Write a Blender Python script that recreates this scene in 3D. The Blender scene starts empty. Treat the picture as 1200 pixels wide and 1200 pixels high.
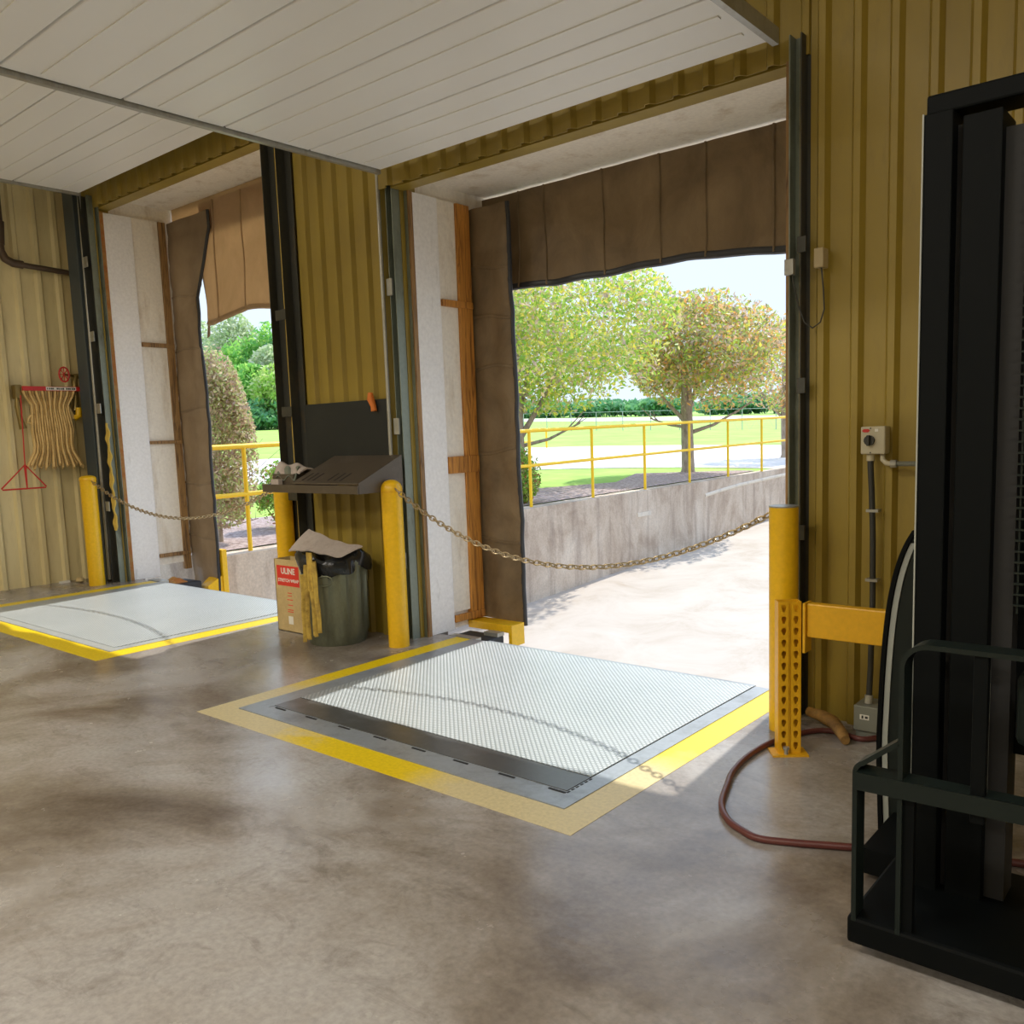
import bpy, bmesh, math, random
import numpy as np
from mathutils import Vector, Matrix
random.seed(7); RNG = np.random.default_rng(7)
SC = bpy.context.scene; COL = SC.collection; PI = math.pi

# ------------------------------------------------------------------ materials
def mat(name, col, rough=.5, metal=0., spec=.5):
    m = bpy.data.materials.new(name); m.use_nodes = True
    b = m.node_tree.nodes['Principled BSDF']
    b.inputs['Base Color'].default_value = (*col, 1); b.inputs['Roughness'].default_value = rough
    b.inputs['Metallic'].default_value = metal; b.inputs['Specular IOR Level'].default_value = spec
    return m
def nd(m, t, **k):
    n = m.node_tree.nodes.new(t)
    for a, v in k.items(): setattr(n, a, v)
    return n
def lk(m, a, b): m.node_tree.links.new(a, b)
def coords(m, scale=(1, 1, 1)):
    tc = nd(m, 'ShaderNodeTexCoord'); mp = nd(m, 'ShaderNodeMapping'); mp.inputs['Scale'].default_value = scale
    geo = nd(m, 'ShaderNodeNewGeometry'); lk(m, geo.outputs['Position'], mp.inputs['Vector'])
    return mp.outputs['Vector']
def noise(m, scale, detail=5, sc=(1, 1, 1), rough=.6, dist=0.):
    n = nd(m, 'ShaderNodeTexNoise'); n.inputs['Scale'].default_value = scale; n.inputs['Detail'].default_value = detail
    n.inputs['Roughness'].default_value = rough; n.inputs['Distortion'].default_value = dist
    lk(m, coords(m, sc), n.inputs['Vector']); return n.outputs['Fac']
def ramp(m, fac, stops, interp='LINEAR'):
    r = nd(m, 'ShaderNodeValToRGB'); r.color_ramp.interpolation = interp; e = r.color_ramp.elements
    while len(e) < len(stops): e.new(.5)
    for i, (p, c) in enumerate(stops): e[i].position = p; e[i].color = (*c, 1) if len(c) == 3 else c
    lk(m, fac, r.inputs['Fac']); return r.outputs['Color']
def mix(m, fac, a, b, mode='MIX'):
    x = nd(m, 'ShaderNodeMix', data_type='RGBA', blend_type=mode)
    for i, v in ((0, fac), (6, a), (7, b)):
        if hasattr(v, 'links'): lk(m, v, x.inputs[i])
        else: x.inputs[i].default_value = v if i == 0 else (*v, 1)
    return x.outputs[2]
def mth(m, op, a, b=None):
    x = nd(m, 'ShaderNodeMath', operation=op)
    for i, v in ((0, a), (1, b)):
        if v is None: continue
        if hasattr(v, 'links'): lk(m, v, x.inputs[i])
        else: x.inputs[i].default_value = v
    return x.outputs[0]
def setc(m, c): lk(m, c, m.node_tree.nodes['Principled BSDF'].inputs['Base Color'])
def setr(m, r): lk(m, r, m.node_tree.nodes['Principled BSDF'].inputs['Roughness'])
def bump(m, h, strength=.3, dist=.01):
    b = nd(m, 'ShaderNodeBump'); b.inputs['Strength'].default_value = strength; b.inputs['Distance'].default_value = dist
    lk(m, h, b.inputs['Height']); lk(m, b.outputs['Normal'], m.node_tree.nodes['Principled BSDF'].inputs['Normal'])
G = lambda v: (v, v, v)

def worn(name, col, dirt, rough=.45, scale=3., lo=.5, hi=.75, sc=(1, 1, 1), metal=0., amt=1., fine=40.):
    m = mat(name, col, rough, metal)
    f = ramp(m, noise(m, scale, 8, sc, .7), [(lo, G(0)), (hi, G(amt))])
    f2 = ramp(m, noise(m, fine, 3), [(.3, G(.88)), (.7, G(1.))])
    setc(m, mix(m, 1., mix(m, f, col, dirt), f2, 'MULTIPLY')); return m

# concrete floor: brown grey slab with stains and a trowelled shine
FLOOR = mat('floor_concrete', (.3, .27, .24), .3)
c = ramp(FLOOR, noise(FLOOR, .8, 9, (1, 1, 1), .62, .6), [(.32, (.11, .085, .065)), (.45, (.25, .215, .18)), (.56, (.385, .36, .335)), (.72, (.47, .465, .46))])
c = mix(FLOOR, ramp(FLOOR, noise(FLOOR, 2.6, 10, (1, 1.8, 1), .75, 1.2), [(.52, G(0)), (.72, G(.6))]), c, (.13, .105, .085))
c = mix(FLOOR, 1., c, ramp(FLOOR, noise(FLOOR, 45, 6), [(.3, G(.82)), (.7, G(1.08))]), 'MULTIPLY')
setc(FLOOR, c); setr(FLOOR, ramp(FLOOR, noise(FLOOR, 1.7, 7), [(.3, G(.13)), (.7, G(.34))])); bump(FLOOR, noise(FLOOR, 9, 6), .12, .01)
def paint(name, col, worn_to, lo=.55):
    m = mat(name, col, .4)
    f = ramp(m, noise(m, 1.3, 9, (1, 1, 1), .7, .4), [(lo, G(0)), (lo + .13, G(.75))])
    for px_, py_, rd in ((-4.1, 2.38, .55), (-1.85, 2.45, .55)):
        g_ = nd(m, 'ShaderNodeNewGeometry'); vd = nd(m, 'ShaderNodeVectorMath', operation='DISTANCE'); lk(m, g_.outputs['Position'], vd.inputs[0]); vd.inputs[1].default_value = (px_, py_, 0)
        dd = mth(m, 'ADD', vd.outputs['Value'], mth(m, 'MULTIPLY', noise(m, 3.5, 6), .5)); f = mth(m, 'MAXIMUM', f, ramp(m, mth(m, 'MULTIPLY', dd, .5), [(rd * .72, G(.85)), (rd * .95, G(0))]))
    c = mix(m, f, col, worn_to); c = mix(m, 1., c, ramp(m, noise(m, 60, 4), [(.3, G(.85)), (.65, G(1.05))]), 'MULTIPLY')
    setc(m, c); return m
YLINE = paint('yellow_floor_paint', (.80, .58, .004), (.62, .54, .34), .56)
YELLOW = worn('yellow_enamel', (.85, .50, .008), (.5, .28, .02), .35, 4, .62, .8)
YRAIL = mat('yellow_railing_paint', (.9, .56, .01), .4)
YRACK = worn('yellow_rack_paint', (.80, .43, .01), (.28, .14, .03), .4, 9, .66, .74)
def panel(name, base, dark, low):
    m = mat(name, base, .42)
    c = mix(m, ramp(m, noise(m, 2.2, 8, (1.5, 1.5, .35), .65), [(.42, G(0)), (.75, G(.6))]), base, dark)
    c = mix(m, ramp(m, noise(m, 14, 6, (1, 1, .2), .7), [(.55, G(0)), (.8, G(.35))]), c, low)
    setc(m, c); bump(m, noise(m, 8, 3, (1, 1, .3)), .1, .004); return m
PANEL = panel('shaded_wall_sheet', (.31, .22, .030), (.20, .14, .024), (.10, .065, .022))  # cream sheet recoloured: shade and warm bounce put into the base
PANELS = panel('cream_wall_sheet', (.70, .59, .31), (.48, .38, .19), (.3, .22, .12))
WHITE = worn('white_painted_board', (.92, .91, .90), (.45, .42, .38), .5, 3, .62, .85, (2, 2, .5))
WPLY = worn('off_white_panel', (.92, .86, .75), (.55, .43, .28), .6, 2.5, .52, .8, (2, 2, .4))
CEIL = mat('white_ceiling_liner', (.86, .86, .85), .6); bump(CEIL, noise(CEIL, 3, 4), .15, .01)
DOORW = mat('white_door_sheet', (.84, .84, .82), .4)
def wood(name, a, b):
    m = mat(name, a, .55)
    w = noise(m, 6, 6, (5, 5, .35), .6, 1.6)
    setc(m, ramp(m, w, [(.35, b), (.5, a), (.62, tuple(x * 1.25 for x in a)), (.72, b)])); return m
WOOD = wood('orange_pine', (.50, .215, .035), (.20, .07, .012))
WOODD = wood('aged_pine', (.30, .17, .06), (.10, .05, .02))
def fabric(name, a, b, tr=.15):
    m = mat(name, a, .55)
    setc(m, ramp(m, noise(m, 3.2, 8, (1, 1, .8), .65, .5), [(.3, b), (.7, a)])); bump(m, noise(m, 24, 5), .25, .006)
    t = nd(m, 'ShaderNodeBsdfTranslucent'); t.inputs['Color'].default_value = (*a, 1)
    x = nd(m, 'ShaderNodeMixShader'); x.inputs[0].default_value = tr
    out = m.node_tree.nodes['Material Output']
    lk(m, m.node_tree.nodes['Principled BSDF'].outputs[0], x.inputs[1]); lk(m, t.outputs[0], x.inputs[2]); lk(m, x.outputs[0], out.inputs[0]); return m
VINYL = fabric('brown_vinyl', (.32, .23, .13), (.14, .095, .05), .18)
CANVAS = fabric('tan_canvas', (.64, .48, .30), (.40, .28, .16), .42)
CANVASB = fabric('brown_canvas', (.40, .30, .19), (.24, .17, .10), .25)
HEM = mat('black_hem', (.03, .032, .038), .4)
STEEL = worn('green_grey_steel', (.22, .25, .20), (.10, .09, .05), .42, 6, .5, .75, (1, 1, .4), .3)
DSTEEL = worn('dark_track_steel', (.055, .055, .045), (.13, .09, .04), .45, 6, .55, .8, (1, 1, .4), .3)
BLUEST = mat('blue_grey_column', (.06, .075, .08), .5)
GALV = worn('galvanised_conduit', (.42, .42, .38), (.25, .22, .15), .35, 9, .5, .8, (1, 1, .4), .5)
RUST = worn('rusty_edge', (.45, .16, .03), (.5, .33, .1), .7, 8, .4, .7)
BRUSH_LIT = mat('yellow_foam_and_lit_strip', (.6, .42, .08), .8)  # foam colour, reused to imitate daylight on edge board and track gap
GREYM = worn('grey_leveler_frame', (.36, .40, .44), (.16, .17, .18), .35, 4, .5, .8, (1, 1, 1), .35)
LGREY = worn('pale_leveler_frame', (.46, .50, .51), (.34, .37, .38), .35, 4, .5, .8, (1, 1, 1), .3)
DARKM = worn('dark_leveler_plate', (.12, .125, .125), (.25, .27, .29), .3, 1.6, .5, .8, (1, 1, 1), .4)
SLOT = mat('black_gap', (.012, .012, .012), .7)
# tread plate: raised lozenges in alternating directions
TREAD = mat('tread_plate', (.5, .53, .54), .4, .35)
gx = nd(TREAD, 'ShaderNodeNewGeometry'); sp = nd(TREAD, 'ShaderNodeSeparateXYZ'); lk(TREAD, gx.outputs['Position'], sp.inputs[0])
u = mth(TREAD, 'MULTIPLY', sp.outputs[0], 110.); v = mth(TREAD, 'MULTIPLY', sp.outputs[1], 110.)
pp = mth(TREAD, 'MULTIPLY', mth(TREAD, 'SINE', mth(TREAD, 'ADD', u, v)), mth(TREAD, 'SINE', mth(TREAD, 'SUBTRACT', u, v)))
hh = ramp(TREAD, mth(TREAD, 'ABSOLUTE', pp), [(.35, G(0)), (.6, G(1))])
cc = ramp(TREAD, noise(TREAD, 1.5, 8, (1, 1, 1), .65, .5), [(.3, (.31, .355, .36)), (.7, (.43, .465, .475))])
cc = mix(TREAD, hh, mix(TREAD, 1., cc, (.86, .88, .9), 'MULTIPLY'), (.58, .62, .64)); setc(TREAD, cc); bump(TREAD, hh, .6, .004)
BLK = mat('black_machine_paint', (.0018, .0028, .003), .6, 0, .12)
BLK2 = mat('worn_black_paint', (.009, .014, .012), .4, 0, .25)
LSTR = mat('light_edge_strip', (.35, .37, .33), .5)
BOARD = worn('black_backboard', (.005, .008, .0075), (.012, .015, .013), .6, 3, .5, .8)
DESKM = worn('brown_grey_desk_steel', (.105, .083, .058), (.17, .145, .115), .45, 3, .5, .8, (1, 1, 1), .3)
CAN = worn('galvanised_can', (.20, .215, .15), (.10, .11, .07), .4, 5, .42, .7, (1, 1, .3), .5)
BAG = mat('black_bin_bag', (.012, .014, .016), .25)
CARD = worn('pale_cardboard', (.62, .47, .22), (.5, .36, .16), .7, 3)
CARDB = mat('dark_cardboard', (.10, .08, .06), .8)
CARDY = worn('yellow_corrugated_card', (.62, .42, .07), (.28, .17, .03), .7, 12, .45, .7)
CARDW = worn('pale_cardboard_sheet', (.52, .45, .40), (.38, .30, .26), .7, 7)
RED = mat('red_label', (.72, .03, .012), .5)
WHT = mat('white_lettering', (.8, .78, .7), .6)
REDM = mat('red_enamel', (.55, .02, .015), .4)
HOSEF = worn('yellow_cotton_hose', (.78, .56, .24), (.55, .36, .13), .8, 12, .45, .7)
HOSER = mat('maroon_rubber_hose', (.115, .03, .025), .4)
BRASS = mat('old_brass', (.25, .18, .06), .4, .7)
DPIPE = mat('brown_iron_pipe', (.085, .055, .032), .5, .2)
CHAINM = mat('rusty_chain_steel', (.46, .36, .22), .35, .8)
BOX = mat('switch_box_enamel', (.50, .45, .31), .45)
CABLE = mat('black_cable', (.03, .03, .025), .5)
GBOX = mat('grey_junction_box', (.23, .24, .20), .5, .2)
BEIGE = mat('beige_sensor', (.45, .36, .2), .5)
RUBBER = mat('black_rubber', (.02, .022, .025), .6)
ORANGE = mat('orange_glove_cloth', (.6, .16, .02), .7)
BATON = worn('worn_yellow_brown_wood', (.45, .25, .06), (.12, .07, .03), .7, 8, .4, .65)
CONC = mat('retaining_wall_concrete', (.4, .36, .33), .8)
c = ramp(CONC, noise(CONC, 1.3, 10, (1, 1, .7), .68, .5), [(.3, (.35, .25, .175)), (.5, (.58, .47, .36)), (.7, (.72, .62, .50))])
c = mix(CONC, ramp(CONC, noise(CONC, 4.5, 6, (1, 1, .12), .6), [(.5, G(0)), (.66, G(.5))]), c, (.25, .18, .14))
c = mix(CONC, 1., c, ramp(CONC, noise(CONC, 40, 5), [(.3, G(.8)), (.7, G(1.05))]), 'MULTIPLY'); setc(CONC, c)
COPING = worn('pale_concrete_patch', (.72, .64, .52), (.45, .41, .37), .8, 5)
PAVE = mat('drive_concrete', (.62, .57, .50), .8)
c = ramp(PAVE, noise(PAVE, .9, 9, (1, 1, 1), .7, .6), [(.25, (.36, .285, .21)), (.5, (.465, .40, .33)), (.75, (.52, .465, .40))]); setc(PAVE, c)
ROAD = mat('pale_road', (.70, .66, .62), .85)
GRASS = mat('lawn_grass', (.25, .42, .05), .9)
setc(GRASS, ramp(GRASS, noise(GRASS, .5, 10, (1, 1, 1), .75), [(.3, (.20, .40, .045)), (.55, (.34, .52, .08)), (.75, (.45, .58, .14))]))
MULCH = mat('bark_mulch', (.2, .15, .14), .95)
c = ramp(MULCH, noise(MULCH, 14, 8, (1, 1, 1), .8), [(.35, (.12, .08, .07)), (.5, (.38, .28, .25)), (.7, (.66, .56, .52))]); setc(MULCH, c); bump(MULCH, noise(MULCH, 20, 6), .8, .03)
BARK = worn('grey_brown_bark', (.42, .34, .26), (.24, .18, .13), .9, 14, .45, .65, (1, 1, .3))
def leaves(name, pal, tr=.4):
    m = mat(name, pal[0], .55)
    g = nd(m, 'ShaderNodeNewGeometry'); n = len(pal)
    c = ramp(m, g.outputs['Random Per Island'], [(i / n, p) for i, p in enumerate(pal)], 'CONSTANT'); setc(m, c)
    t = nd(m, 'ShaderNodeBsdfTranslucent'); lk(m, c, t.inputs['Color'])
    x = nd(m, 'ShaderNodeMixShader'); x.inputs[0].default_value = tr
    lk(m, m.node_tree.nodes['Principled BSDF'].outputs[0], x.inputs[1]); lk(m, t.outputs[0], x.inputs[2])
    lk(m, x.outputs[0], m.node_tree.nodes['Material Output'].inputs[0]); return m
g1, g2, g3, y1, o1, p1 = (.30, .52, .08), (.48, .66, .10), (.18, .38, .06), (.80, .72, .12), (.82, .42, .13), (.62, .48, .42)
L_MIX = leaves('green_gold_leaves', [g1, g2, g2, y1, (.50, .56, .20), y1, p1, g1, (.7, .68, .26), (.72, .55, .35)])
L_ORG = leaves('orange_green_leaves', [g2, (.40, .50, .14), o1, p1, y1, (.3, .3, .14), (.72, .54, .36), (.46, .54, .18), (.8, .52, .26)])
L_RED = leaves('red_tipped_leaves', [g1, g2, (.5, .2, .1), g1, g3, (.42, .42, .15)])
L_CED = leaves('straw_cedar_leaves', [(.66, .58, .34), (.58, .42, .30), (.46, .56, .22), (.75, .64, .46), (.46, .32, .24), (.6, .66, .28)])
L_GRN = leaves('bright_forest_leaves', [(.26, .58, .12), (.36, .66, .14), (.5, .74, .18), (.2, .48, .12)], .45)
L_YG = leaves('yellow_green_forest_leaves', [(.5, .7, .16), (.64, .76, .24), (.4, .66, .14), (.66, .72, .36)], .45)
L_PAL = leaves('pale_olive_forest_leaves', [(.5, .6, .34), (.62, .68, .44), (.42, .56, .26), (.68, .70, .52)], .4)
L_DRK = leaves('deep_green_forest_leaves', [(.13, .36, .16), (.18, .42, .18), (.24, .48, .2)], .35)

# ------------------------------------------------------------------ mesh helpers
class B:
    def __init__(s): s.v = []; s.f = []
    def add(s, v, f):
        n = len(s.v); s.v += [tuple(p) for p in v]; s.f += [tuple(i + n for i in q) for q in f]; return s
    def box(s, x0, x1, y0, y1, z0, z1, M=None):
        v = [Vector((x, y, z)) for z in (z0, z1) for y in (y0, y1) for x in (x0, x1)]
        if M is not None: v = [M @ p for p in v]
        return s.add(v, [(0, 2, 3, 1), (4, 5, 7, 6), (0, 1, 5, 4), (2, 6, 7, 3), (0, 4, 6, 2), (1, 3, 7, 5)])
    def tube(s, pts, r, n=10, cap=True, closed=False, flat=1.):
        pts = [Vector(p) for p in pts]; m = len(pts); rs = r if isinstance(r, (list, tuple)) else [r] * m
        V = []; up = None
        for i, p in enumerate(pts):
            if closed: t = pts[(i + 1) % m] - pts[i - 1]
            else: t = pts[min(i + 1, m - 1)] - pts[max(i - 1, 0)]
            t.normalize()
            if up is None:
                a = Vector((0, 0, 1)) if abs(t.z) < .9 else Vector((1, 0, 0)); up = (a - t * a.dot(t)).normalized()
            else: up = (up - t * up.dot(t)).normalized()
            sd = t.cross(up)
            for k in range(n):
                a = 2 * PI * k / n; V.append(p + (up * math.cos(a) + sd * math.sin(a) * flat) * rs[i])
        F = []
        for i in range(m if closed else m - 1):
            for k in range(n):
                a, b = i * n + k, i * n + (k + 1) % n; c, d = ((i + 1) % m) * n + (k + 1) % n, ((i + 1) % m) * n + k
                F.append((a, d, c, b))
        if cap and not closed: F += [tuple(range(n)), tuple(reversed(range((m - 1) * n, m * n)))]
        return s.add(V, F)
    def lathe(s, prof, c=(0, 0), n=24):
        V = []; F = []
        for r, z in prof:
            for k in range(n): a = 2 * PI * k / n; V.append((c[0] + r * math.cos(a), c[1] + r * math.sin(a), z))
        m = len(prof)
        for i in range(m - 1):
            for k in range(n): F.append((i * n + k, i * n + (k + 1) % n, (i + 1) * n + (k + 1) % n, (i + 1) * n + k))
        F += [tuple(reversed(range(n))), tuple(range((m - 1) * n, m * n))]
        return s.add(V, F)
    def prism(s, poly, axis, a, b):
        """poly of 2D points extruded along axis (0,1,2) from a to b"""
        def P(q, t): return {0: (t, q[0], q[1]), 1: (q[0], t, q[1]), 2: (q[0], q[1], t)}[axis]
        n = len(poly); V = [P(q, a) for q in poly] + [P(q, b) for q in poly]
        F = [tuple(range(n)), tuple(reversed(range(n, 2 * n)))] + [(i, i + n, (i + 1) % n + n, (i + 1) % n) for i in range(n)]
        return s.add(V, F)
    def grid(s, fn, nu, nv, thick=None):
        """sheet fn(u,v)->point; thick = offset vector giving it a back face"""
        V = [Vector(fn(i / nu, j / nv)) for j in range(nv + 1) for i in range(nu + 1)]; W = nu + 1
        F = [(j * W + i, j * W + i + 1, (j + 1) * W + i + 1, (j + 1) * W + i) for j in range(nv) for i in range(nu)]
        if thick:
            n = len(V); t = Vector(thick); V2 = [p + t for p in V]
            F2 = [tuple(k + n for k in reversed(q)) for q in F]
            rim = [i for i in range(W)] + [j * W + nu for j in range(1, nv + 1)] + [nv * W + i for i in range(nu - 1, -1, -1)] + [j * W for j in range(nv - 1, 0, -1)]
            F3 = [(rim[(k + 1) % len(rim)], rim[k], rim[k] + n, rim[(k + 1) % len(rim)] + n) for k in range(len(rim))]
            V += V2; F += F2 + F3
        return s.add(V, F)
    def build(s, name, m, parent=None, base=None, smooth=False, bevel=0, recalc=True):
        o0 = Vector(origin(parent)) if parent else Vector(base or (0, 0, 0))
        me = bpy.data.meshes.new(name); me.from_pydata([(p[0] - o0.x, p[1] - o0.y, p[2] - o0.z) for p in s.v], [], s.f)
        if recalc:
            bm = bmesh.new(); bm.from_mesh(me); bmesh.ops.recalc_face_normals(bm, faces=bm.faces); bm.to_mesh(me); bm.free()
        me.materials.append(m); ob = bpy.data.objects.new(name, me); COL.objects.link(ob)
        if smooth:
            for p in me.polygons: p.use_smooth = True
            try: me.set_sharp_from_angle(angle=math.radians(42))
            except Exception: pass
        if parent: ob.parent = parent
        else: ob.location = o0
        if bevel:
            b = ob.modifiers.new('bevel', 'BEVEL'); b.width = bevel; b.segments = 2; b.limit_method = 'ANGLE'
        return ob
def origin(o):
    p = Vector((0, 0, 0))
    while o: p += o.location; o = o.parent
    return p
def thing(name, label, cat, loc, group=None):
    o = bpy.data.objects.new(name, None); COL.objects.link(o); o.location = loc; o.empty_display_size = .1
    return tag(o, label, cat, group)
def tag(o, label, cat, group=None, kind=None):
    o['label'] = label; o['category'] = cat
    if group: o['group'] = group
    if kind: o['kind'] = kind
    return o
def struct(o, label=None):
    o['kind'] = 'structure'
    if label: o['label'] = label
    return o
def text_mesh(B_, txt, size, place, depth=.0006, bold=.0):
    cu = bpy.data.curves.new('lettering', 'FONT'); cu.body = txt; cu.size = size; cu.align_x = 'CENTER'; cu.extrude = depth; cu.offset = bold
    o = bpy.data.objects.new('lettering', cu); COL.objects.link(o)
    dg = bpy.context.evaluated_depsgraph_get(); me = bpy.data.meshes.new_from_object(o.evaluated_get(dg))
    B_.add([place(v.co) for v in me.vertices], [tuple(p.vertices) for p in me.polygons])
    bpy.data.objects.remove(o); bpy.data.meshes.remove(me)

# terrain beyond the dock: a gently rising plane
def T(x, y): return .058 + .0105 * y + .023 * (-9.02 - x)
def PV(y): return -1.892 + .051 * y

# ------------------------------------------------------------------ camera
M_ = Matrix(((0,) * 3,) * 3)
yaw, pit, rol = (math.radians(a) for a in (-40.33402203, 6.83616429, 2.0364499))
f_ = Vector((math.sin(yaw) * math.cos(pit), math.cos(yaw) * math.cos(pit), -math.sin(pit)))
r_ = Vector((math.cos(yaw), -math.sin(yaw), 0)); d_ = f_.cross(r_)
r2 = math.cos(rol) * r_ + math.sin(rol) * d_; d2 = -math.sin(rol) * r_ + math.cos(rol) * d_
cd = bpy.data.cameras.new('camera'); cam = bpy.data.objects.new('camera', cd); COL.objects.link(cam)
R3 = Matrix((r2, -d2, -f_)).transposed()
cam.matrix_world = Matrix.Translation((0, 0, 1.40)) @ R3.to_4x4()
cd.sensor_width = 36; cd.lens = 36 * 1026.14 / 1200; cd.shift_y = 31 / 1200; cd.clip_end = 2000; cd.clip_start = .05
SC.camera = cam

# ------------------------------------------------------------------ world, sun, lamps
w = bpy.data.worlds.new('sky'); SC.world = w; w.use_nodes = True; nt = w.node_tree
bg = nt.nodes['Background']; tc = nt.nodes.new('ShaderNodeTexCoord'); sx = nt.nodes.new('ShaderNodeSeparateXYZ'); cr = nt.nodes.new('ShaderNodeValToRGB')
nt.links.new(tc.outputs['Generated'], sx.inputs[0]); nt.links.new(sx.outputs[2], cr.inputs[0]); nt.links.new(cr.outputs[0], bg.inputs[0])
e = cr.color_ramp.elements; e[0].position = 0; e[0].color = (.53, .61, .71, 1); e[1].position = .8; e[1].color = (.50, .70, 1.1, 1)
x = e.new(.28); x.color = (.51, .61, .75, 1); x = e.new(.48); x.color = (.74, .88, 1.1, 1); bg.inputs[1].default_value = 1.45
sd = bpy.data.lights.new('sun', 'SUN'); sd.energy = 4.3; sd.angle = math.radians(.6); sd.color = (1, .96, .88)
so = bpy.data.objects.new('sun', sd); COL.objects.link(so); so.location = (-3, 12, 12)
so.rotation_euler = Vector((.085, -.93, -1)).to_track_quat('-Z', 'Y').to_euler()

SC.view_settings.view_transform = 'Standard'; SC.view_settings.look = 'None'; SC.view_settings.gamma = 1
SC.view_settings.exposure = 0.25; SC.view_settings.use_curve_mapping = False

# ------------------------------------------------------------------ room shell
XW = -9.63; CZ = 4.1; XR = 5.0; YB = -7.5
fl = B(); 
for x0, x1, y1 in ((XW - .3, -8.97, 4.5), (-8.97, -5.75, 4.46), (-5.75, -4.37, 4.4), (-4.37, -1.6, 4.32), (-1.6, XR + .2, 4.3)):
    fl.box(x0, x1, YB - .2, y1, -1.9, 0)
struct(fl.build('floor', FLOOR), 'stained grey brown concrete warehouse floor')
struct(B().box(XW - .2, XR + .2, YB - .2, 4.5, CZ, CZ + .12).build('ceiling', CEIL), 'white ceiling liner')
def sheet(x0, x1, z0, z1, y, per, flat=.58, dep=.028, into=-1, ax=0, ph=0.):
    """corrugated sheet with real thickness; ridges stand out into the room"""
    pr = []; x = x0 - ph
    while x < x1 + per:
        for fx, h in ((0, 0), (flat, 0), (flat + .11, 1), (flat + .29, 1), (flat + .40, 0)):
            pr.append((x + fx * per, y + into * dep * h))
        x += per
    pr = [p for p in pr if x0 <= p[0] <= x1]; pr = [(x0, y)] + pr + [(x1, y)]
    back = [(p[0], p[1] - into * .006) for p in reversed(pr)]; poly = pr + back
    if ax == 1: poly = [(q[1], q[0]) for q in poly]
    b = B(); n = len(pr); V = [(p[0], p[1], z) for z in (z0, z1) for p in poly]; m = len(poly)
    F = [(i, (i + 1) % m, (i + 1) % m + m, i + m) for i in range(m)]
    for i in range(n - 1): F += [(i, i + 1, m - 2 - i, m - 1 - i), (m + i, 2 * m - 1 - i, 2 * m - 2 - i, m + i + 1)]
    return b.add(V, F)
def wallbacks(name, rects, m, y0, y1, sheets):
    b = B()
    for r in rects: b.box(r[0], r[1], y0, y1, r[2], r[3])
    for q in sheets: b.add(q.v, q.f)
    return b
# hose wall (side wall of the dock)
b = sheet(-1.0, 4.32, 0, CZ, XW, .205, .55, .03, 1, 1, .1); b.box(XW - .15, XW - .02, YB, 4.45, -.3, CZ); b.add(sheet(YB, -1.0, 0, CZ, XW, .4, .55, .03, 1, 1).v, sheet(YB, -1.0, 0, CZ, XW, .4, .55, .03, 1, 1).f)
struct(b.build('wall_left', PANELS), 'cream ribbed sheet metal side wall')
# pier wall between the doors, right wall, stub and lintels: one dock wall
b = B()
for q in (sheet(-5.47, -4.5, 0, CZ, 4.12, .163, .55, .03), sheet(-1.585, XR, 0, CZ, 4.03, .1535, .55, .03, -1, 0, .055), sheet(XW, -8.97, 0, CZ, 4.30, .2, .55, .03), sheet(-8.97, -5.5, 3.78, CZ, 4.30, .2, .55, .03), sheet(-4.5, -1.585, 3.02, CZ, 4.05, .163, .55, .03)):
    b.add(q.v, q.f)
b.box(-5.70, -4.40, 4.16, 4.3, -.1, CZ); b.box(-1.62, XR + .1, 4.06, 4.2, -.1, CZ); b.box(XW - .1, -9.0, 4.33, 4.46, -.1, CZ)
b.box(-9.0, -5.75, 4.33, 4.46, 3.78, CZ); b.box(-4.4, -1.62, 4.08, 4.2, 3.02, CZ)
struct(b.build('wall_dock', PANEL), 'ribbed sheet metal wall around the dock doors, darkened as in shade')
struct(B().box(XR, XR + .15, YB, 4.3, 0, CZ).build('wall_right', PANELS)); struct(B().box(XW, XR, YB - .15, YB, 0, CZ).build('wall_back', PANELS))

# ------------------------------------------------------------------ added ceiling lamps, unseen, filling the interior with light
def fill_fixture(x, y, e):
    t = thing('fill_lamp', 'added unseen ceiling lamp with two lit tubes, interior fill light', 'lamp', (x, y, CZ - .001), 'added fill lamps under the ceiling')
    b = B(); V = [(q[0] + y, q[1] + CZ) for q in ((-.16, -.07), (-.11, 0), (.11, 0), (.16, -.07), (.09, -.05), (-.09, -.05))]
    b.prism(V, 0, x - .75, x + .75).build('housing', WHITE, t)
    em = bpy.data.materials.get('lit_tube')
    if not em:
        em = bpy.data.materials.new('lit_tube'); em.use_nodes = True; n = em.node_tree; n.nodes.clear()
        a = n.nodes.new('ShaderNodeEmission'); a.inputs[0].default_value = (1, .93, .8, 1); a.inputs[1].default_value = 8
        o = n.nodes.new('ShaderNodeOutputMaterial'); n.links.new(a.outputs[0], o.inputs[0])
    for s in (-.05, .05): B().tube([(x - .7, y + s, CZ - .10), (x + .7, y + s, CZ - .10)], .018, 8).build('tube', em, t)
    l = bpy.data.lights.new('fill_light', 'AREA'); l.shape = 'RECTANGLE'; l.size = 1.4; l.size_y = .3; l.energy = e; l.color = (1, .93, .82)
    o = bpy.data.objects.new('fill_light', l); COL.objects.link(o); o.parent = t; o.location = (0, 0, -.14)
for x, y in ((-6.5, -.6), (-2.6, -.9), (1.6, -.6), (-6.5, -4.2), (-2.4, -4.4), (1.6, -4.2)): fill_fixture(x, y, 74)

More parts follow.
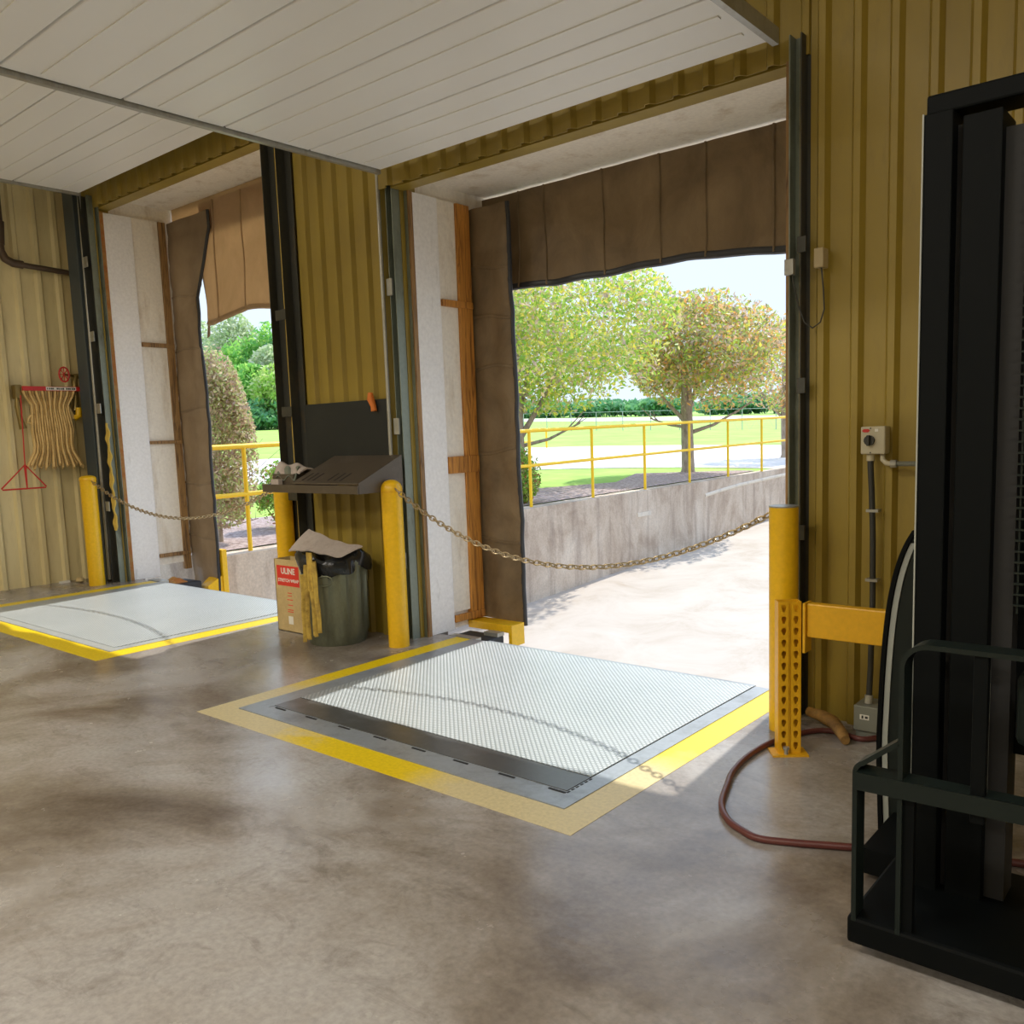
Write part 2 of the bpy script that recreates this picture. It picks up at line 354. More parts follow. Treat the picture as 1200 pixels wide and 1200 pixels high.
# ------------------------------------------------------------------ dock levelers
def leveler(lab, X0, X1, x0, x1, Yo, Yi, Yh, Ye, wl, wr, yr_end, slots, dark):
    """X0,X1 outer yellow edge; x0,x1 plate; Yo outer front, Yi inner yellow, Yh plate front, Ye dock edge"""
    t = thing('dock_leveler', lab, 'dock leveler', ((x0 + x1) / 2, (Yo + Ye) / 2, 0))
    b = B(); h = .0015
    pl = B().box(x0 + .006, x1 - .006, Yh + .004, Ye - .005, .0005, .007); p = pl.build('tread_plate', TREAD, t)
    fm = GREYM if dark else LGREY
    fr = B(); fr.box(X0 + wl, x0, Yi, Ye, 0, .0045).box(x1, X1 - wr, Yi, Ye, 0, .0045).box(x0, x1, Yi, Yi + .10, 0, .0045); fr.build('frame', fm, t)
    if dark:
        B().box(x0 + .004, x1 - .004, Yi + .135, Yh - .004, .0003, .006).build('ramp_plate', DARKM, t)
        B().box(x0, x1, Yi + .10, Yi + .135, 0, .003).build('curb_strip', GREYM, t)
    else:
        B().box(x0 + .004, x1 - .004, Yi + .10, Yh - .004, .0003, .005).build('ramp_plate', LGREY, t)
    for a0, a1 in ((x0, x0 + .006), (x1 - .006, x1)): B().box(a0, a1, Yh, Ye, 0, .0012).build('side_gap', SLOT, t)
    B().box(x0, x1, Yh - .004, Yh + .004, 0, .0042).build('hinge_gap', SLOT, t)
    for i in range(slots):
        xa = x0 + .04 + (x1 - x0 - .12) * i / max(1, slots - 1)
        B().box(xa, xa + .085, Yi + .112, Yi + .122, .001, .0056).build('weld_slot', SLOT, t)
    if dark:
        for s in range(6): B().box(x1 + .004, x1 + .012, Yi + .12 + s * .03, Yi + .138 + s * .03, .002, .0055).build('weld_slot', SLOT, t)
    B().box(x0 + .01, x1 - .01, Ye, Ye + .03, -.42, .004).build('lip', GREYM, t, bevel=.004)
    return t
def line(lab, pts):
    V = [(x, y, .002) for x, y in pts]; b = B().prism(pts, 2, .0, .0012)
    return tag(b.build('floor_marking', YLINE, base=(*pts[0], 0)), lab, 'floor marking')
leveler('grey tread plate dock leveler in the right doorway, chain shadow across it', -4.20, -1.755, -3.93, -1.985, 2.32, 2.485, 2.785, 4.315, .145, .145, 4.2, 8, True)
leveler('grey tread plate dock leveler in the left doorway by the hose wall', -8.76, -5.80, -8.52, -6.05, 2.52, 2.70, 2.77, 4.455, .17, .16, 4.4, 0, False)
line('U-shaped yellow floor border around the right doorway leveler', [(-4.20, 2.325), (-1.755, 2.325), (-1.755, 4.18), (-1.90, 4.30), (-1.90, 2.482), (-4.055, 2.482), (-4.055, 4.31), (-4.20, 4.31)])
line('U-shaped yellow floor border around the left doorway leveler', [(-8.76, 2.525), (-5.80, 2.525), (-5.80, 4.44), (-5.97, 4.44), (-5.97, 2.695), (-8.60, 2.695), (-8.60, 4.45), (-8.76, 4.45)])

# ------------------------------------------------------------------ bollards and chains
def bollard(x, y, h, r, lab, style):
    t = thing('bollard', lab, 'bollard', (x, y, 0), None)
    if style == 'plate':
        B().lathe([(r, 0), (r, h)], (x, y), 32).build('post', YELLOW, t, smooth=True)
        B().lathe([(r * 1.02, h), (r * 1.02, h + .006), (r * .8, h + .008)], (x, y), 32).build('cap', GALV, t, smooth=True)
    else:
        k = .055 if style == 'dome' else .028
        B().lathe([(r, 0), (r, h - k - .02), (r * 1.03, h - k - .018), (r * 1.03, h - k)] + [(r * math.cos(a), h - k + k * math.sin(a)) for a in (.25, .5, .8, 1.1, 1.4, 1.55)], (x, y), 32).build('post', YELLOW, t, smooth=True)
        B().lathe([(r * 1.045, h - k - .028), (r * 1.045, h - k - .016)], (x, y), 32).build('band', YRACK, t, smooth=True)
    return t
bollard(-9.05, 4.03, 1.13, .078, 'yellow pipe bollard beside the left wall, left end of the far chain', 'flat')
bollard(-5.72, 4.02, 1.12, .070, 'yellow pipe bollard under the desk, behind the pale carton', 'flat')
bollard(-4.358, 3.915, 1.125, .070, 'dome-capped yellow bollard between the bin and the right doorway', 'dome')
bollard(-1.60, 3.775, 1.03, .064, 'flat-capped yellow bollard behind the perforated guard post', 'plate')
def chain(p0, p1, low, n, lab, L=.028, W=.013, wr=.0046):
    p0 = Vector(p0); p1 = Vector(p1); d = p1 - p0
    def P(t): # parabola with its dip at parameter tm
        s = d * t + p0; s.z = p0.z + (p1.z - p0.z) * t - 4 * low * t * (1 - t); return s
    b = B(); N = 400; cum = [0]; pts = [P(i / N) for i in range(N + 1)]
    for i in range(N): cum.append(cum[-1] + (pts[i + 1] - pts[i]).length)
    tot = cum[-1]; j = 0
    for k in range(n):
        s = (k + .5) / n * tot
        while cum[j] < s: j += 1
        c = pts[j]; t = (pts[min(j + 3, N)] - pts[max(j - 3, 0)]).normalized()
        a = Vector((0, 0, 1)); a = (a - t * a.dot(t)).normalized(); sd = t.cross(a)
        ang = PI / 4 + (PI / 2 if k % 2 else 0); w_ = a * math.cos(ang) + sd * math.sin(ang)
        ring = []
        for q in range(12):
            th = 2 * PI * q / 12; ring.append(c + t * (L * math.cos(th)) + w_ * (W * math.sin(th) * (1.15 if abs(math.sin(th)) > .4 else 1)))
        b.tube(ring, wr, 6, closed=True)
    o = b.build('chain', CHAINM, base=tuple(p0), smooth=True); return tag(o, lab, 'chain')
chain((-4.285, 3.885, 1.065), (-1.668, 3.79, .995), .37, 68, 'rusty chain across the right doorway between two yellow bollards')
chain((-8.97, 4.03, 1.07), (-5.795, 4.0, 1.04), .30, 74, 'rusty chain across the left doorway by the hose wall')

# ------------------------------------------------------------------ doorways: jambs, shelter boards, curtains
def side(x, y0, y1, y2, y3, z1, wood_, rails, lab1, lab2, xin, sgn=-1):
    """white jamb y0..y1, off-white panel y1..y2, timber post y2..y3; faces +X at x"""
    s = sgn
    t = thing('jamb_board', lab1, 'door jamb', (x, y0, 0))
    B().box(*sorted((x + s * .05, x)), y0, y1, .0, z1).build('board', WHITE, t, bevel=.004)
    B().box(*sorted((x + s * .05, x - s * .004)), y0 - .012, y0, .0, z1).build('edge_strip', RUST if wood_ is WOODD else GALV, t)
    u = thing('dock_shelter', lab2, 'dock shelter', (x, y1, 0))
    B().box(*sorted((x + s * .045, x + s * .02)), y1 + .004, y2, .12, z1).build('side_panel', WPLY, u)
    B().box(*sorted((x + s * .05, x + s * .0)), y2, y3, .04, z1).build('timber_post', wood_, u, bevel=.004)
    for z, h in rails: B().box(*sorted((x + s * .02, x + s * -.008)), y1 + .006, y3 + .0 - .002, z, z + h).build('timber_rail', wood_, u, bevel=.003)
    return u
side(-4.37, 4.235, 4.475, 4.665, 4.80, 3.02, WOOD, ((.05, .05), (1.13, .12), (2.30, .045)), 'white painted jamb board left of the right doorway', 'pale shelter side with orange timber framing beside the right doorway', -4.02)
side(-8.97, 4.385, 4.68, 4.97, 5.05, 3.75, WOODD, ((.20, .04), (1.42, .035), (2.44, .045)), 'white jamb board with rusty left edge beside the left doorway', 'pale shelter side with dark timber framing beside the left doorway', -8.5)
# right-hand returns of both doorways, seen edge on
u = thing('dock_shelter', 'timber edged shelter return at the right side of the right doorway', 'dock shelter', (-1.66, 4.2, 0))
B().box(-1.70, -1.66, 4.03, 4.25, 0, 3.02).build('edge_board', WOODD, u); B().box(-1.60, -1.56, 4.25, 4.95, .1, 3.02).build('side_panel', WPLY, u)
u = thing('dock_shelter', 'timber edged shelter return behind the desk pier', 'dock shelter', (-5.6, 4.3, 0))
B().box(-5.645, -5.56, 4.09, 4.15, 0, 3.75).build('edge_board', BRUSH_LIT, u); B().box(-5.52, -5.48, 4.47, 5.0, .1, 3.75).build('side_panel', WPLY, u)  # timber edge board coloured yellow as if backlit

def wrinkle(u, v, k):
    return .009 * math.sin(9 * u + 2.1 * k + 3 * math.sin(2.3 * v + k)) + .005 * math.sin(17 * v + 4 * u + k) + .003 * math.sin(41 * v + 9 * u)
def curtain(lab, y, x0, x1, zt, zb, mt, k, xfn=None, hemside=1, seams=(.3, .55, .8)):
    t = thing('shelter_curtain', lab, 'curtain', ((x0 + x1) / 2, y, zb))
    def fn(u, v):
        z = zb + (zt - zb) * v; xa, xb = (xfn(z) if xfn else (x0, x1))
        zz = z - (u * .03 if v < .02 else 0)
        return (xa + (xb - xa) * u, y + wrinkle(u, v, k) + (.02 * math.exp(-((v * 14) % 1 - .5) ** 2 * 60)) * .5, zz)
    B().grid(fn, 14, 90, (0, .035, 0)).build('fabric', mt, t, smooth=True)
    n = 24; P = []
    for j in range(n + 1):
        v = j / n; p = fn(1 if hemside > 0 else 0, v); P.append((p[0] + .004 * hemside, p[1] + .017, p[2]))
    B().tube(P, .017, 8).build('hem', HEM, t, smooth=True)
    for sv in seams:
        P = [Vector(fn(i / 10, sv)) + Vector((0, -.002, .02 * math.sin(i * .4 + sv * 9))) for i in range(11)]
        B().tube(P, .012, 6, flat=.5).build('seam', mt, t)
    return t
curtain('brown vinyl side curtain hanging at the left of the right doorway', 4.83, -4.36, -4.03, 3.0, .03, VINYL, 0., lambda z: (-4.42, -4.02 - .035 * max(0, (z - 1.) / 2)), 1, (.2, .42, .62, .74, .86))
def lx(z):
    if z > 2.4: return (-9.01, -8.52 + .32 * min(1, max(0, (z - 2.9) / .7)))
    return (-9.01, -8.50 - .01 * (2.4 - z))
curtain('tan side curtain bulging at the top, at the left of the left doorway', 5.08, -8.97, -8.5, 3.75, -.2, CANVASB, 1.7, lx, 1, (.15, .3, .5, .66, .8))
curtain('brown vinyl side curtain at the right of the right doorway', 4.90, -1.80, -1.56, 3.0, .03, VINYL, 2.2, None, -1)
curtain('tan side curtain at the right of the left doorway', 5.08, -5.78, -5.5, 3.75, -.1, CANVASB, 3.2, None, -1)
def header(lab, y, pts, zt, mt, k, strips):
    xs = [p[0] for p in pts]
    def zb(x): return float(np.interp(x, xs, [p[1] for p in pts]))
    t = thing('header_curtain', lab, 'curtain', ((xs[0] + xs[-1]) / 2, y, zb(xs[0])))
    def fn(u, v):
        x = xs[0] + (xs[-1] - xs[0]) * u; z = zb(x) + (zt - zb(x)) * v
        return (x, y + .6 * wrinkle(v, u * 2.2, k) + .012 * math.sin(34 * u + k) * (1 - v), z)
    B().grid(fn, 80, 14, (0, .03, 0)).build('fabric', mt, t, smooth=True)
    P = [Vector(fn(i / 50, 0)) + Vector((0, .012, .012 + .003 * math.sin(i * .9))) for i in range(51)]
    B().tube(P, .026, 8, flat=.8).build('hem', HEM if mt is VINYL else CANVAS, t, smooth=True)
    for s in strips:
        P = [Vector(fn(s, j / 8)) + Vector((0, -.005, 0)) for j in range(9)]
        B().tube(P, .008, 6).build('seam', mt, t)
    return t
header('brown vinyl header curtain with black hem over the right doorway', 5.0, [(-4.42, 2.44), (-4.24, 2.445), (-3.77, 2.425), (-3.41, 2.427), (-3.08, 2.434), (-2.77, 2.44), (-2.485, 2.418), (-2.11, 2.385), (-1.55, 2.34)], 3.1, VINYL, .6, (.12, .2, .37, .52, .63, .78, .9))
header('tan canvas header curtain hanging low over the left doorway', 5.12, [(-8.42, 2.64), (-8.3, 2.635), (-8.1, 2.66), (-7.85, 2.70), (-7.65, 2.715), (-7.4, 2.70), (-7.1, 2.67), (-6.4, 2.66), (-5.5, 2.62)], 3.85, CANVAS, 1.3, (.09, .26, .45, .62, .8))
B().box(-9.0, -5.5, 5.15, 5.17, 3.55, 3.9).build('light_gap_cover', CANVAS, bpy.data.objects['header_curtain.001'])  # unseen strip added to close a light gap above the header
# torn flap between them
t = thing('torn_flap', 'dark torn curtain flap hanging in the gap left of the left header', 'curtain flap', (-8.45, 5.03, 2.5))
B().grid(lambda u, v: (-8.56 + .12 * u * (.4 + .9 * v) + .02 * math.sin(7 * v), 5.20 + .012 * math.sin(6 * v + 3 * u), 2.52 + 1.2 * v + .05 * u * (1 - v)), 4, 24, (0, .01, 0)).build('flap', VINYL, t, smooth=True)
# shelter boxes outside, so light only enters through the openings
b = B(); b.box(-4.45, -4.415, 4.3, 5.06, .0, 3.2); b.box(-4.45, -1.5, 4.2, 5.10, 3.12, 3.2); b.box(-1.54, -1.5, 4.2, 5.06, 0, 3.2)
struct(b.build('trim_1', WPLY), 'outer casing of the right dock shelter')
b = B(); b.box(-9.06, -9.02, 4.46, 5.2, .2, 3.98); b.box(-9.06, -5.44, 4.46, 5.22, 3.9, 3.98); b.box(-5.47, -5.44, 4.4, 5.2, 0, 3.98)
struct(b.build('trim_2', WPLY), 'outer casing of the left dock shelter')

# overhead doors, rolled back under the ceiling on tracks
def overhead(lab, x0, x1, z, y0, y1, n):
    t = thing('overhead_door', lab, 'overhead door', ((x0 + x1) / 2, (y0 + y1) / 2, z))
    for i in range(n):
        a = y0 + (y1 - y0) * i / n; c = y0 + (y1 - y0) * (i + 1) / n - .012
        p = B().box(x0, x1, a, c, z, z + .045).build('door_section', DOORW, t, bevel=.006)
        q = B()
        for f in (.28, .68): q.box(x0 + .05, x1 - .05, a + (c - a) * f, a + (c - a) * f + .03, z - .006, z)
        q.build('panel_rib', DOORW, p)
    for x in (x0 - .04, x1 + .01): B().box(x, x + .03, y0 - .1, y1, z - .02, z + .05).build('overhead_track', GALV, t)
    for y in (y0 + .2, y1 - .4):
        for x in (x0 - .035, x1 + .015): B().box(x, x + .02, y, y + .03, z + .05, CZ).build('hanger', GALV, t)
overhead('open white sectional door stored overhead behind the right doorway', -4.33, -1.74, 3.09, 1.15, 3.95, 5)
overhead('open white sectional door stored overhead behind the left doorway', -8.9, -5.85, 3.88, 1.1, 4.15, 5)

# ------------------------------------------------------------------ door tracks and conduits
def angle(b, x0, x1, y0, y1, z0, z1): b.box(x0, x1, y1 - .006, y1, z0, z1).box(x0, x0 + .006, y0, y1, z0, z1); return b
def track(lab, loc, angs, clips, zt, extra=None):
    t = thing('door_track', lab, 'door track', loc)
    for (x0, x1, y0, y1, m) in angs: angle(B(), x0, x1, y0, y1, 0, zt).build('track_angle', m, t)
    for (x0, x1, y0, y1, z, h, m) in clips: B().box(x0, x1, y0, y1, z, z + h).build('bracket', m, t, bevel=.002)
    return t
t = track('green grey door track left of the right doorway, next to a bollard', (-4.42, 4.1, 0), [(-4.455, -4.415, 4.08, 4.15, STEEL), (-4.412, -4.375, 4.09, 4.20, STEEL)], [(-4.475, -4.425, 4.07, 4.085, z, .11, GALV) for z in (.5, 1.42, 2.34)], 3.05)
B().box(-4.40, -4.362, 4.20, 4.235, 0, 3.02).build('edge_board', WOODD, t)
tag(B().tube([(-4.50, 4.055, .02), (-4.495, 4.055, 3.3)], .0135, 10).build('conduit', GALV, base=(-4.5, 4.055, .02), smooth=True), 'galvanised conduit running up the pier right of the backboard', 'conduit')
t = track('green grey door track left of the left doorway, behind the far bollard', (-9.05, 4.2, 0), [(-9.08, -9.02, 4.20, 4.27, DSTEEL), (-8.995, -8.93, 4.24, 4.33, STEEL)], [(-9.06, -8.98, 4.19, 4.20, z, .1, GALV) for z in (.75, 1.75, 2.47, 3.2)], 3.9)
B().box(-8.985, -8.965, 4.345, 4.372, .0, 3.75).build('rusty_edge', RUST, t)
B().grid(lambda u, v: (-8.985 + .055 * u + .010 * math.sin(57 * v), 4.225 - .008 * math.sin(31 * v + 2 * u), .55 + 1.1 * v), 2, 60, (0, .012, 0)).build('foam_or_lit_gap', BRUSH_LIT, t)
tag(B().tube([(-9.17, 4.22, .02), (-9.09, 4.22, 3.95)], .02, 10).build('conduit', GALV, base=(-9.17, 4.22, .02), smooth=True), 'galvanised conduit running up behind the far left bollard', 'conduit')
t = track('dark slotted door track at the left edge of the desk pier', (-5.75, 4.05, 0), [(-5.735, -5.655, 4.03, 4.10, DSTEEL), (-5.555, -5.475, 4.03, 4.11, DSTEEL)], [(-5.665, -5.54, 4.02, 4.032, z, .075, DSTEEL) for z in (.95, 1.585, 2.3)], 3.85)
t = track('grey door track at the right of the right doorway, behind the flat-capped bollard', (-1.63, 4.0, 0), [(-1.658, -1.622, 3.96, 4.03, STEEL), (-1.610, -1.578, 3.97, 4.04, DSTEEL)], [(-1.615, -1.575, 3.95, 3.962, z, .07, DSTEEL) for z in (.86, 1.535, 2.16)], 3.1)
B().box(-1.619, -1.611, 3.99, 4.02, 0, 3.0).build('foam_or_lit_gap', BRUSH_LIT, t)  # yellow strip stands in for the lit gap between the angles
B().box(-1.664, -1.622, 3.925, 3.955, 2.065, 2.135).build('junction_box', GALV, t, bevel=.003)
tag(B().box(-9.45, -9.22, 4.21, 4.285, 0, CZ).build('steel_column', BLUEST, base=(-9.33, 4.25, 0), bevel=.006), 'dark blue grey steel column in the left corner behind the bollard', 'column')

# ------------------------------------------------------------------ fire hose on the side wall
x0 = XW + .03
t = thing('iron_pipe', 'brown iron sprinkler pipe with elbow high on the left wall', 'pipe', (x0 + .07, 3.6, 3.25))
B().tube([(x0 + .07, 3.60, CZ), (x0 + .07, 3.60, 3.62), ], .05, 14).build('riser', DPIPE, t, smooth=True)
B().tube([(x0 + .07, 3.60, 3.64), (x0 + .07, 3.60, 3.42)], [.062, .048], 14).build('reducer', DPIPE, t, smooth=True)
B().tube([(x0 + .07, 3.60, 3.44), (x0 + .07, 3.605, 3.36), (x0 + .07, 3.64, 3.29), (x0 + .07, 3.71, 3.255), (x0 + .07, 3.8, 3.25)], .040, 12).build('elbow', DPIPE, t, smooth=True)
B().tube([(x0 + .07, 3.76, 3.25), (x0 + .07, 4.275, 3.22)], .028, 12).build('branch', DPIPE, t, smooth=True)
t = thing('hose_rack', 'red bar fire hose rack with handwheel valve on the left wall', 'hose rack', (x0 + .1, 3.95, 2.03))
B().box(x0 + .10, x0 + .135, 3.66, 4.26, 2.00, 2.045).build('bar', REDM, t, bevel=.003)
lb = B().box(x0 + .1352, x0 + .137, 3.88, 4.18, 2.006, 2.04).build('label', WHT, t)
q = B()
for i in range(15):
    if i not in (4, 9): q.box(x0 + .1372, x0 + .1378, 3.89 + i * .019, 3.90 + i * .019 + .003 * (i % 3), 2.014, 2.031)
q.build('lettering', CABLE, lb)
B().tube([(x0 + .06, 4.30, 2.16), (x0 + .06, 4.22, 2.16), (x0 + .07, 4.20, 2.10), (x0 + .07, 4.20, 1.93), (x0 + .08, 4.18, 1.80)], .03, 10).build('valve_body', BRASS, t, smooth=True)
ring = [(x0 + .12, 4.08 + .05 * math.cos(a), 2.17 + .075 * math.sin(a)) for a in [2 * PI * i / 16 for i in range(16)]]
hw = B().tube(ring, .009, 6, closed=True).build('handwheel', REDM, t, smooth=True)
q = B()
for i in range(4): a = i * PI / 4; q.tube([(x0 + .12, 4.08 + .05 * math.cos(a), 2.17 + .075 * math.sin(a)), (x0 + .12, 4.08 - .05 * math.cos(a), 2.17 - .075 * math.sin(a))], .005, 6)
q.build('spoke', REDM, hw)
B().tube([(x0 + .12, 4.08, 2.17), (x0 + .06, 4.22, 2.16)], .012, 8).build('valve_stem', BRASS, t)
B().box(x0, x0 + .1, 3.60, 3.66, 1.92, 2.06).build('bracket', BRASS, t, bevel=.004)
B().tube([(x0 + .10, 4.205, 1.83), (x0 + .10, 4.20, 1.75), (x0 + .09, 4.15, 1.72)], .034, 10).build('coupling', YELLOW, t, smooth=True)
# folded hose: strands hanging pinched under the bar and flaring below
b = B(); N = 17
for i in range(N):
    s = (i / (N - 1)) - .5; P = []
    for z, wd in ((2.0, .50), (1.95, .47), (1.86, .36), (1.80, .36), (1.6, .40), (1.45, .375), (1.38, .40), (1.30, .49), (1.235 + .02 * math.sin(i * 2.3), .56)):
        P.append((x0 + .105 + .03 * (z < 1.8) + .012 * math.sin(i * 3.1 + z * 4), 3.91 + s * wd + .002 * math.sin(i * 1.7 + z * 7), z))
    b.tube(P, .028, 8, flat=.40)
    e = P[-1]; b.tube([(e[0], e[1], e[2] + .004), (e[0] - .02, e[1] + .005, e[2] - .016), (e[0] - .04, e[1] + .010, e[2] + .004)], .010, 6)
b.tube([(x0 + .11, 4.09, 1.84), (x0 + .11, 4.12, 1.76), (x0 + .10, 4.15, 1.72)], .013, 7, flat=1.8)
b.tube([(x0 + .11, 3.74, 1.78), (x0 + .11, 3.69, 1.72), (x0 + .11, 3.68, 1.68), (x0 + .11, 3.72, 1.67)], .013, 7, flat=1.6)
tag(b.build('fire_hose', HOSEF, base=(x0 + .1, 3.91, 2.0), smooth=True), 'folded yellow cotton fire hose hanging from the red rack', 'fire hose')
tag(B().tube([(x0 + .12, 3.60, 1.93), (x0 + .12, 3.60, 1.84), (x0 + .12, 3.61, 1.72), (x0 + .12, 3.63, 1.62)], [.018, .03, .026, .036], 12).build('hose_nozzle', BRASS, base=(x0 + .12, 3.6, 1.9), smooth=True), 'brass nozzle hanging at the left end of the hose rack', 'nozzle')
t = thing('triangle_hanger', 'red triangular wire hanger on a long rod below the hose rack', 'hanger', (x0 + .15, 3.62, 1.9))
B().tube([(x0 + .15, 3.625, 1.95), (x0 + .15, 3.60, 1.25)], .006, 8).build('rod', REDM, t)
B().tube([(x0 + .15, 3.60, 1.26), (x0 + .15, 3.36, 1.03), (x0 + .15, 3.37, 1.02), (x0 + .15, 3.78, 1.02), (x0 + .15, 3.785, 1.03)], .008, 8, closed=True).build('triangle', REDM, t)
B().tube([(x0 + .15, 3.60, 1.25), (x0 + .15, 3.60, 1.02)], [.014, .007], 8).build('centre_bar', REDM, t)
for i, (y, x) in enumerate(((3.62, -9.50), (4.02, -9.49))):
    pass
tag(B().box(-9.56, -9.52, 3.86, 3.96, 0, .02).build('litter_scrap', WHT, base=(-9.54, 3.9, 0)), 'white scrap of paper at the foot of the left wall', 'litter')
tag(B().lathe([(.02, 0), (.045, .015), (.04, .04), (.015, .055)], (-9.42, 4.02), 9).build('crumpled_paper', CARD, base=(-9.42, 4.02, 0), smooth=True), 'crumpled tan paper on the floor beside the far left bollard', 'litter')

# ------------------------------------------------------------------ desk, backboard and things on it
tag(B().box(-5.43, -4.52, 4.055, 4.088, 1.16, 1.665).build('backboard', BOARD, base=(-4.95, 4.07, 1.16), bevel=.004), 'black square backboard fixed to the pier above the desk', 'board')
t = thing('wall_desk', 'brown grey steel wall desk with sloping slotted top on the pier', 'desk', (-4.9, 4.05, 1.1))
zf, zb_, yf, yb = 1.115, 1.285, 3.665, 4.05
B().prism([(yf, zf), (yb, zb_), (yb, zb_ - .012), (yf, zf - .012)], 0, -5.10, -4.39).build('sloping_top', DESKM, t, bevel=.003)
B().prism([(yf, 1.06), (yb, 1.06), (yb, 1.045), (yf, 1.045)], 0, -5.44, -4.39).build('tray', DESKM, t)
B().box(-5.44, -4.39, yf - .012, yf, 1.045, 1.10).build('front_lip', DESKM, t, bevel=.002)
B().prism([(yf, 1.045), (yb, 1.045), (yb, zb_), (yf, zf)], 0, -4.402, -4.388).build('side_cheek', DESKM, t)
B().prism([(yf, 1.045), (yb, 1.045), (yb, zb_ - .02), (yf, zf - .02)], 0, -5.10, -5.088).build('side_cheek', DESKM, t)
B().prism([(yf, 1.045), (yb, 1.045), (yb, 1.16), (yf, 1.09)], 0, -5.452, -5.44).build('side_cheek', DESKM, t)
sl = (zb_ - zf) / (yb - yf)
for x in (-5.03, -4.97, -4.91, -4.75, -4.68, -4.62):
    B().add([(x, yf + .03, zf + .03 * sl + .002), (x + .014, yf + .03, zf + .03 * sl + .002), (x + .014, yf + .13, zf + .13 * sl + .002), (x, yf + .13, zf + .13 * sl + .002),
             (x, yf + .03, zf + .03 * sl - .004), (x + .014, yf + .03, zf + .03 * sl - .004), (x + .014, yf + .13, zf + .13 * sl - .004), (x, yf + .13, zf + .13 * sl - .004)],
            [(0, 1, 2, 3), (7, 6, 5, 4), (0, 4, 5, 1), (1, 5, 6, 2), (2, 6, 7, 3), (3, 7, 4, 0)]).build('slot', SLOT, t)
t = thing('open_carton', 'small grey open carton stuffed with dark cloth on the desk tray', 'carton', (-5.28, 3.8, 1.06))
B().box(-5.40, -5.16, 3.72, 3.86, 1.06, 1.17).box(-5.40, -5.395, 3.66, 3.74, 1.17, 1.172).build('carton', DESKM, t, bevel=.003)
B().grid(lambda u, v: (-5.41 + .30 * u, 3.74 + .16 * v, 1.175 + .075 * math.sin(PI * min(1, v * 1.1)) * (1 - .35 * u) + .012 * math.sin(9 * u + 5 * v)), 12, 8, (0, 0, -.012)).build('flap', CARDW, t, smooth=True)
B().grid(lambda u, v: (-5.36 + .22 * u, 3.715 + .05 * v, 1.14 + .07 * v + .018 * math.sin(11 * u + 4 * v)), 14, 6, (0, .008, 0)).build('cloth', STEEL, t, smooth=True)
tag(B().box(-5.36, -5.27, 3.672, 3.71, 1.06, 1.135).build('small_box', CARDW, base=(-5.31, 3.69, 1.06), bevel=.003), 'small pale box at the front of the desk tray', 'box')
tag(B().tube([(-4.66, 4.04, 1.71), (-4.655, 4.035, 1.67), (-4.63, 4.035, 1.62), (-4.625, 4.035, 1.585)], [.018, .026, .02, .022], 10).build('work_glove', ORANGE, base=(-4.64, 4.04, 1.64), smooth=True), 'orange glove clipped to the top of the black backboard', 'glove')

# carton of stretch wrap
t = thing('stretch_wrap_carton', 'tall pale carton with red label on the floor before the bin', 'carton', (-5.36, 3.83, 0))
bx0, bx1, by0, by1, bz = -5.53, -5.19, 3.77, 3.915, .54
b = B(); b.box(bx0, bx1, by0, by0 + .006, 0, bz).box(bx0, bx1, by1 - .006, by1, 0, bz).box(bx0, bx0 + .006, by0, by1, 0, bz).box(bx0, bx1, by0, by1, 0, .006)
b.build('carton_wall', CARD, t)
B().box(bx1 - .006, bx1, by0 + .001, by1 - .001, 0.001, bz - .001).build('side_wall', CARDB, t)  # shade of the carton's right side put into its colour
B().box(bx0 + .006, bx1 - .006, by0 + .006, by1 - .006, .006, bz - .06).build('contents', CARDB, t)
lab = B().box(bx0 + .03, bx1 - .045, by0 - .0015, by0, bz - .195, bz - .045).build('label', RED, t)
pl = lambda cx, cz: (lambda c: (cx + c.x, by0 - .0018 - c.z, cz + c.y))
q = B(); text_mesh(q, 'ULINE', .062, pl((bx0 + bx1) / 2 - .005, bz - .105), bold=.0015); text_mesh(q, 'STRETCH WRAP', .034, pl((bx0 + bx1) / 2 - .005, bz - .165), bold=.0008)
q.build('lettering', WHT, lab)
q = B()
for z, w_ in ((.29, .05), (.27, .05), (.24, .07), (.20, .06), (.165, .07), (.15, .07)): q.box((bx0 + bx1) / 2 - w_ / 2, (bx0 + bx1) / 2 + w_ / 2, by0 - .001, by0, z, z + .006)
q.build('printing', RED, t)
B().box((bx0 + bx1) / 2 - .03, (bx0 + bx1) / 2 + .025, by0 - .001, by0, .06, .12).build('sticker', WHT, t)

# rubbish bin
cx, cy = -4.86, 3.80
t = thing('trash_can', 'ribbed galvanised rubbish bin with black bag under the desk', 'trash can', (cx, cy, 0))
n = 72; prof = [(.195, 0), (.20, .012), (.205, .05), (.215, .09), (.222, .45), (.226, .52), (.232, .55), (.236, .565), (.232, .585), (.225, .592)]
V = []; F = []
for r, z in prof:
    for k in range(n):
        a = 2 * PI * k / n; rr = r + (.008 * (1 if k % 6 < 3 else -1) if .08 < z < .53 else 0); V.append((cx + rr * math.cos(a), cy + rr * math.sin(a), z))
for i in range(len(prof) - 1):
    for k in range(n): F.append((i * n + k, i * n + (k + 1) % n, (i + 1) * n + (k + 1) % n, (i + 1) * n + k))
F.append(tuple(reversed(range(n)))); B().add(V, F).build('bin_body', CAN, t, smooth=True)
V = []; F = []
bp = [(.238, .50), (.246, .53), (.25, .57), (.245, .605), (.225, .625), (.19, .60), (.12, .55), (.0, .52)]
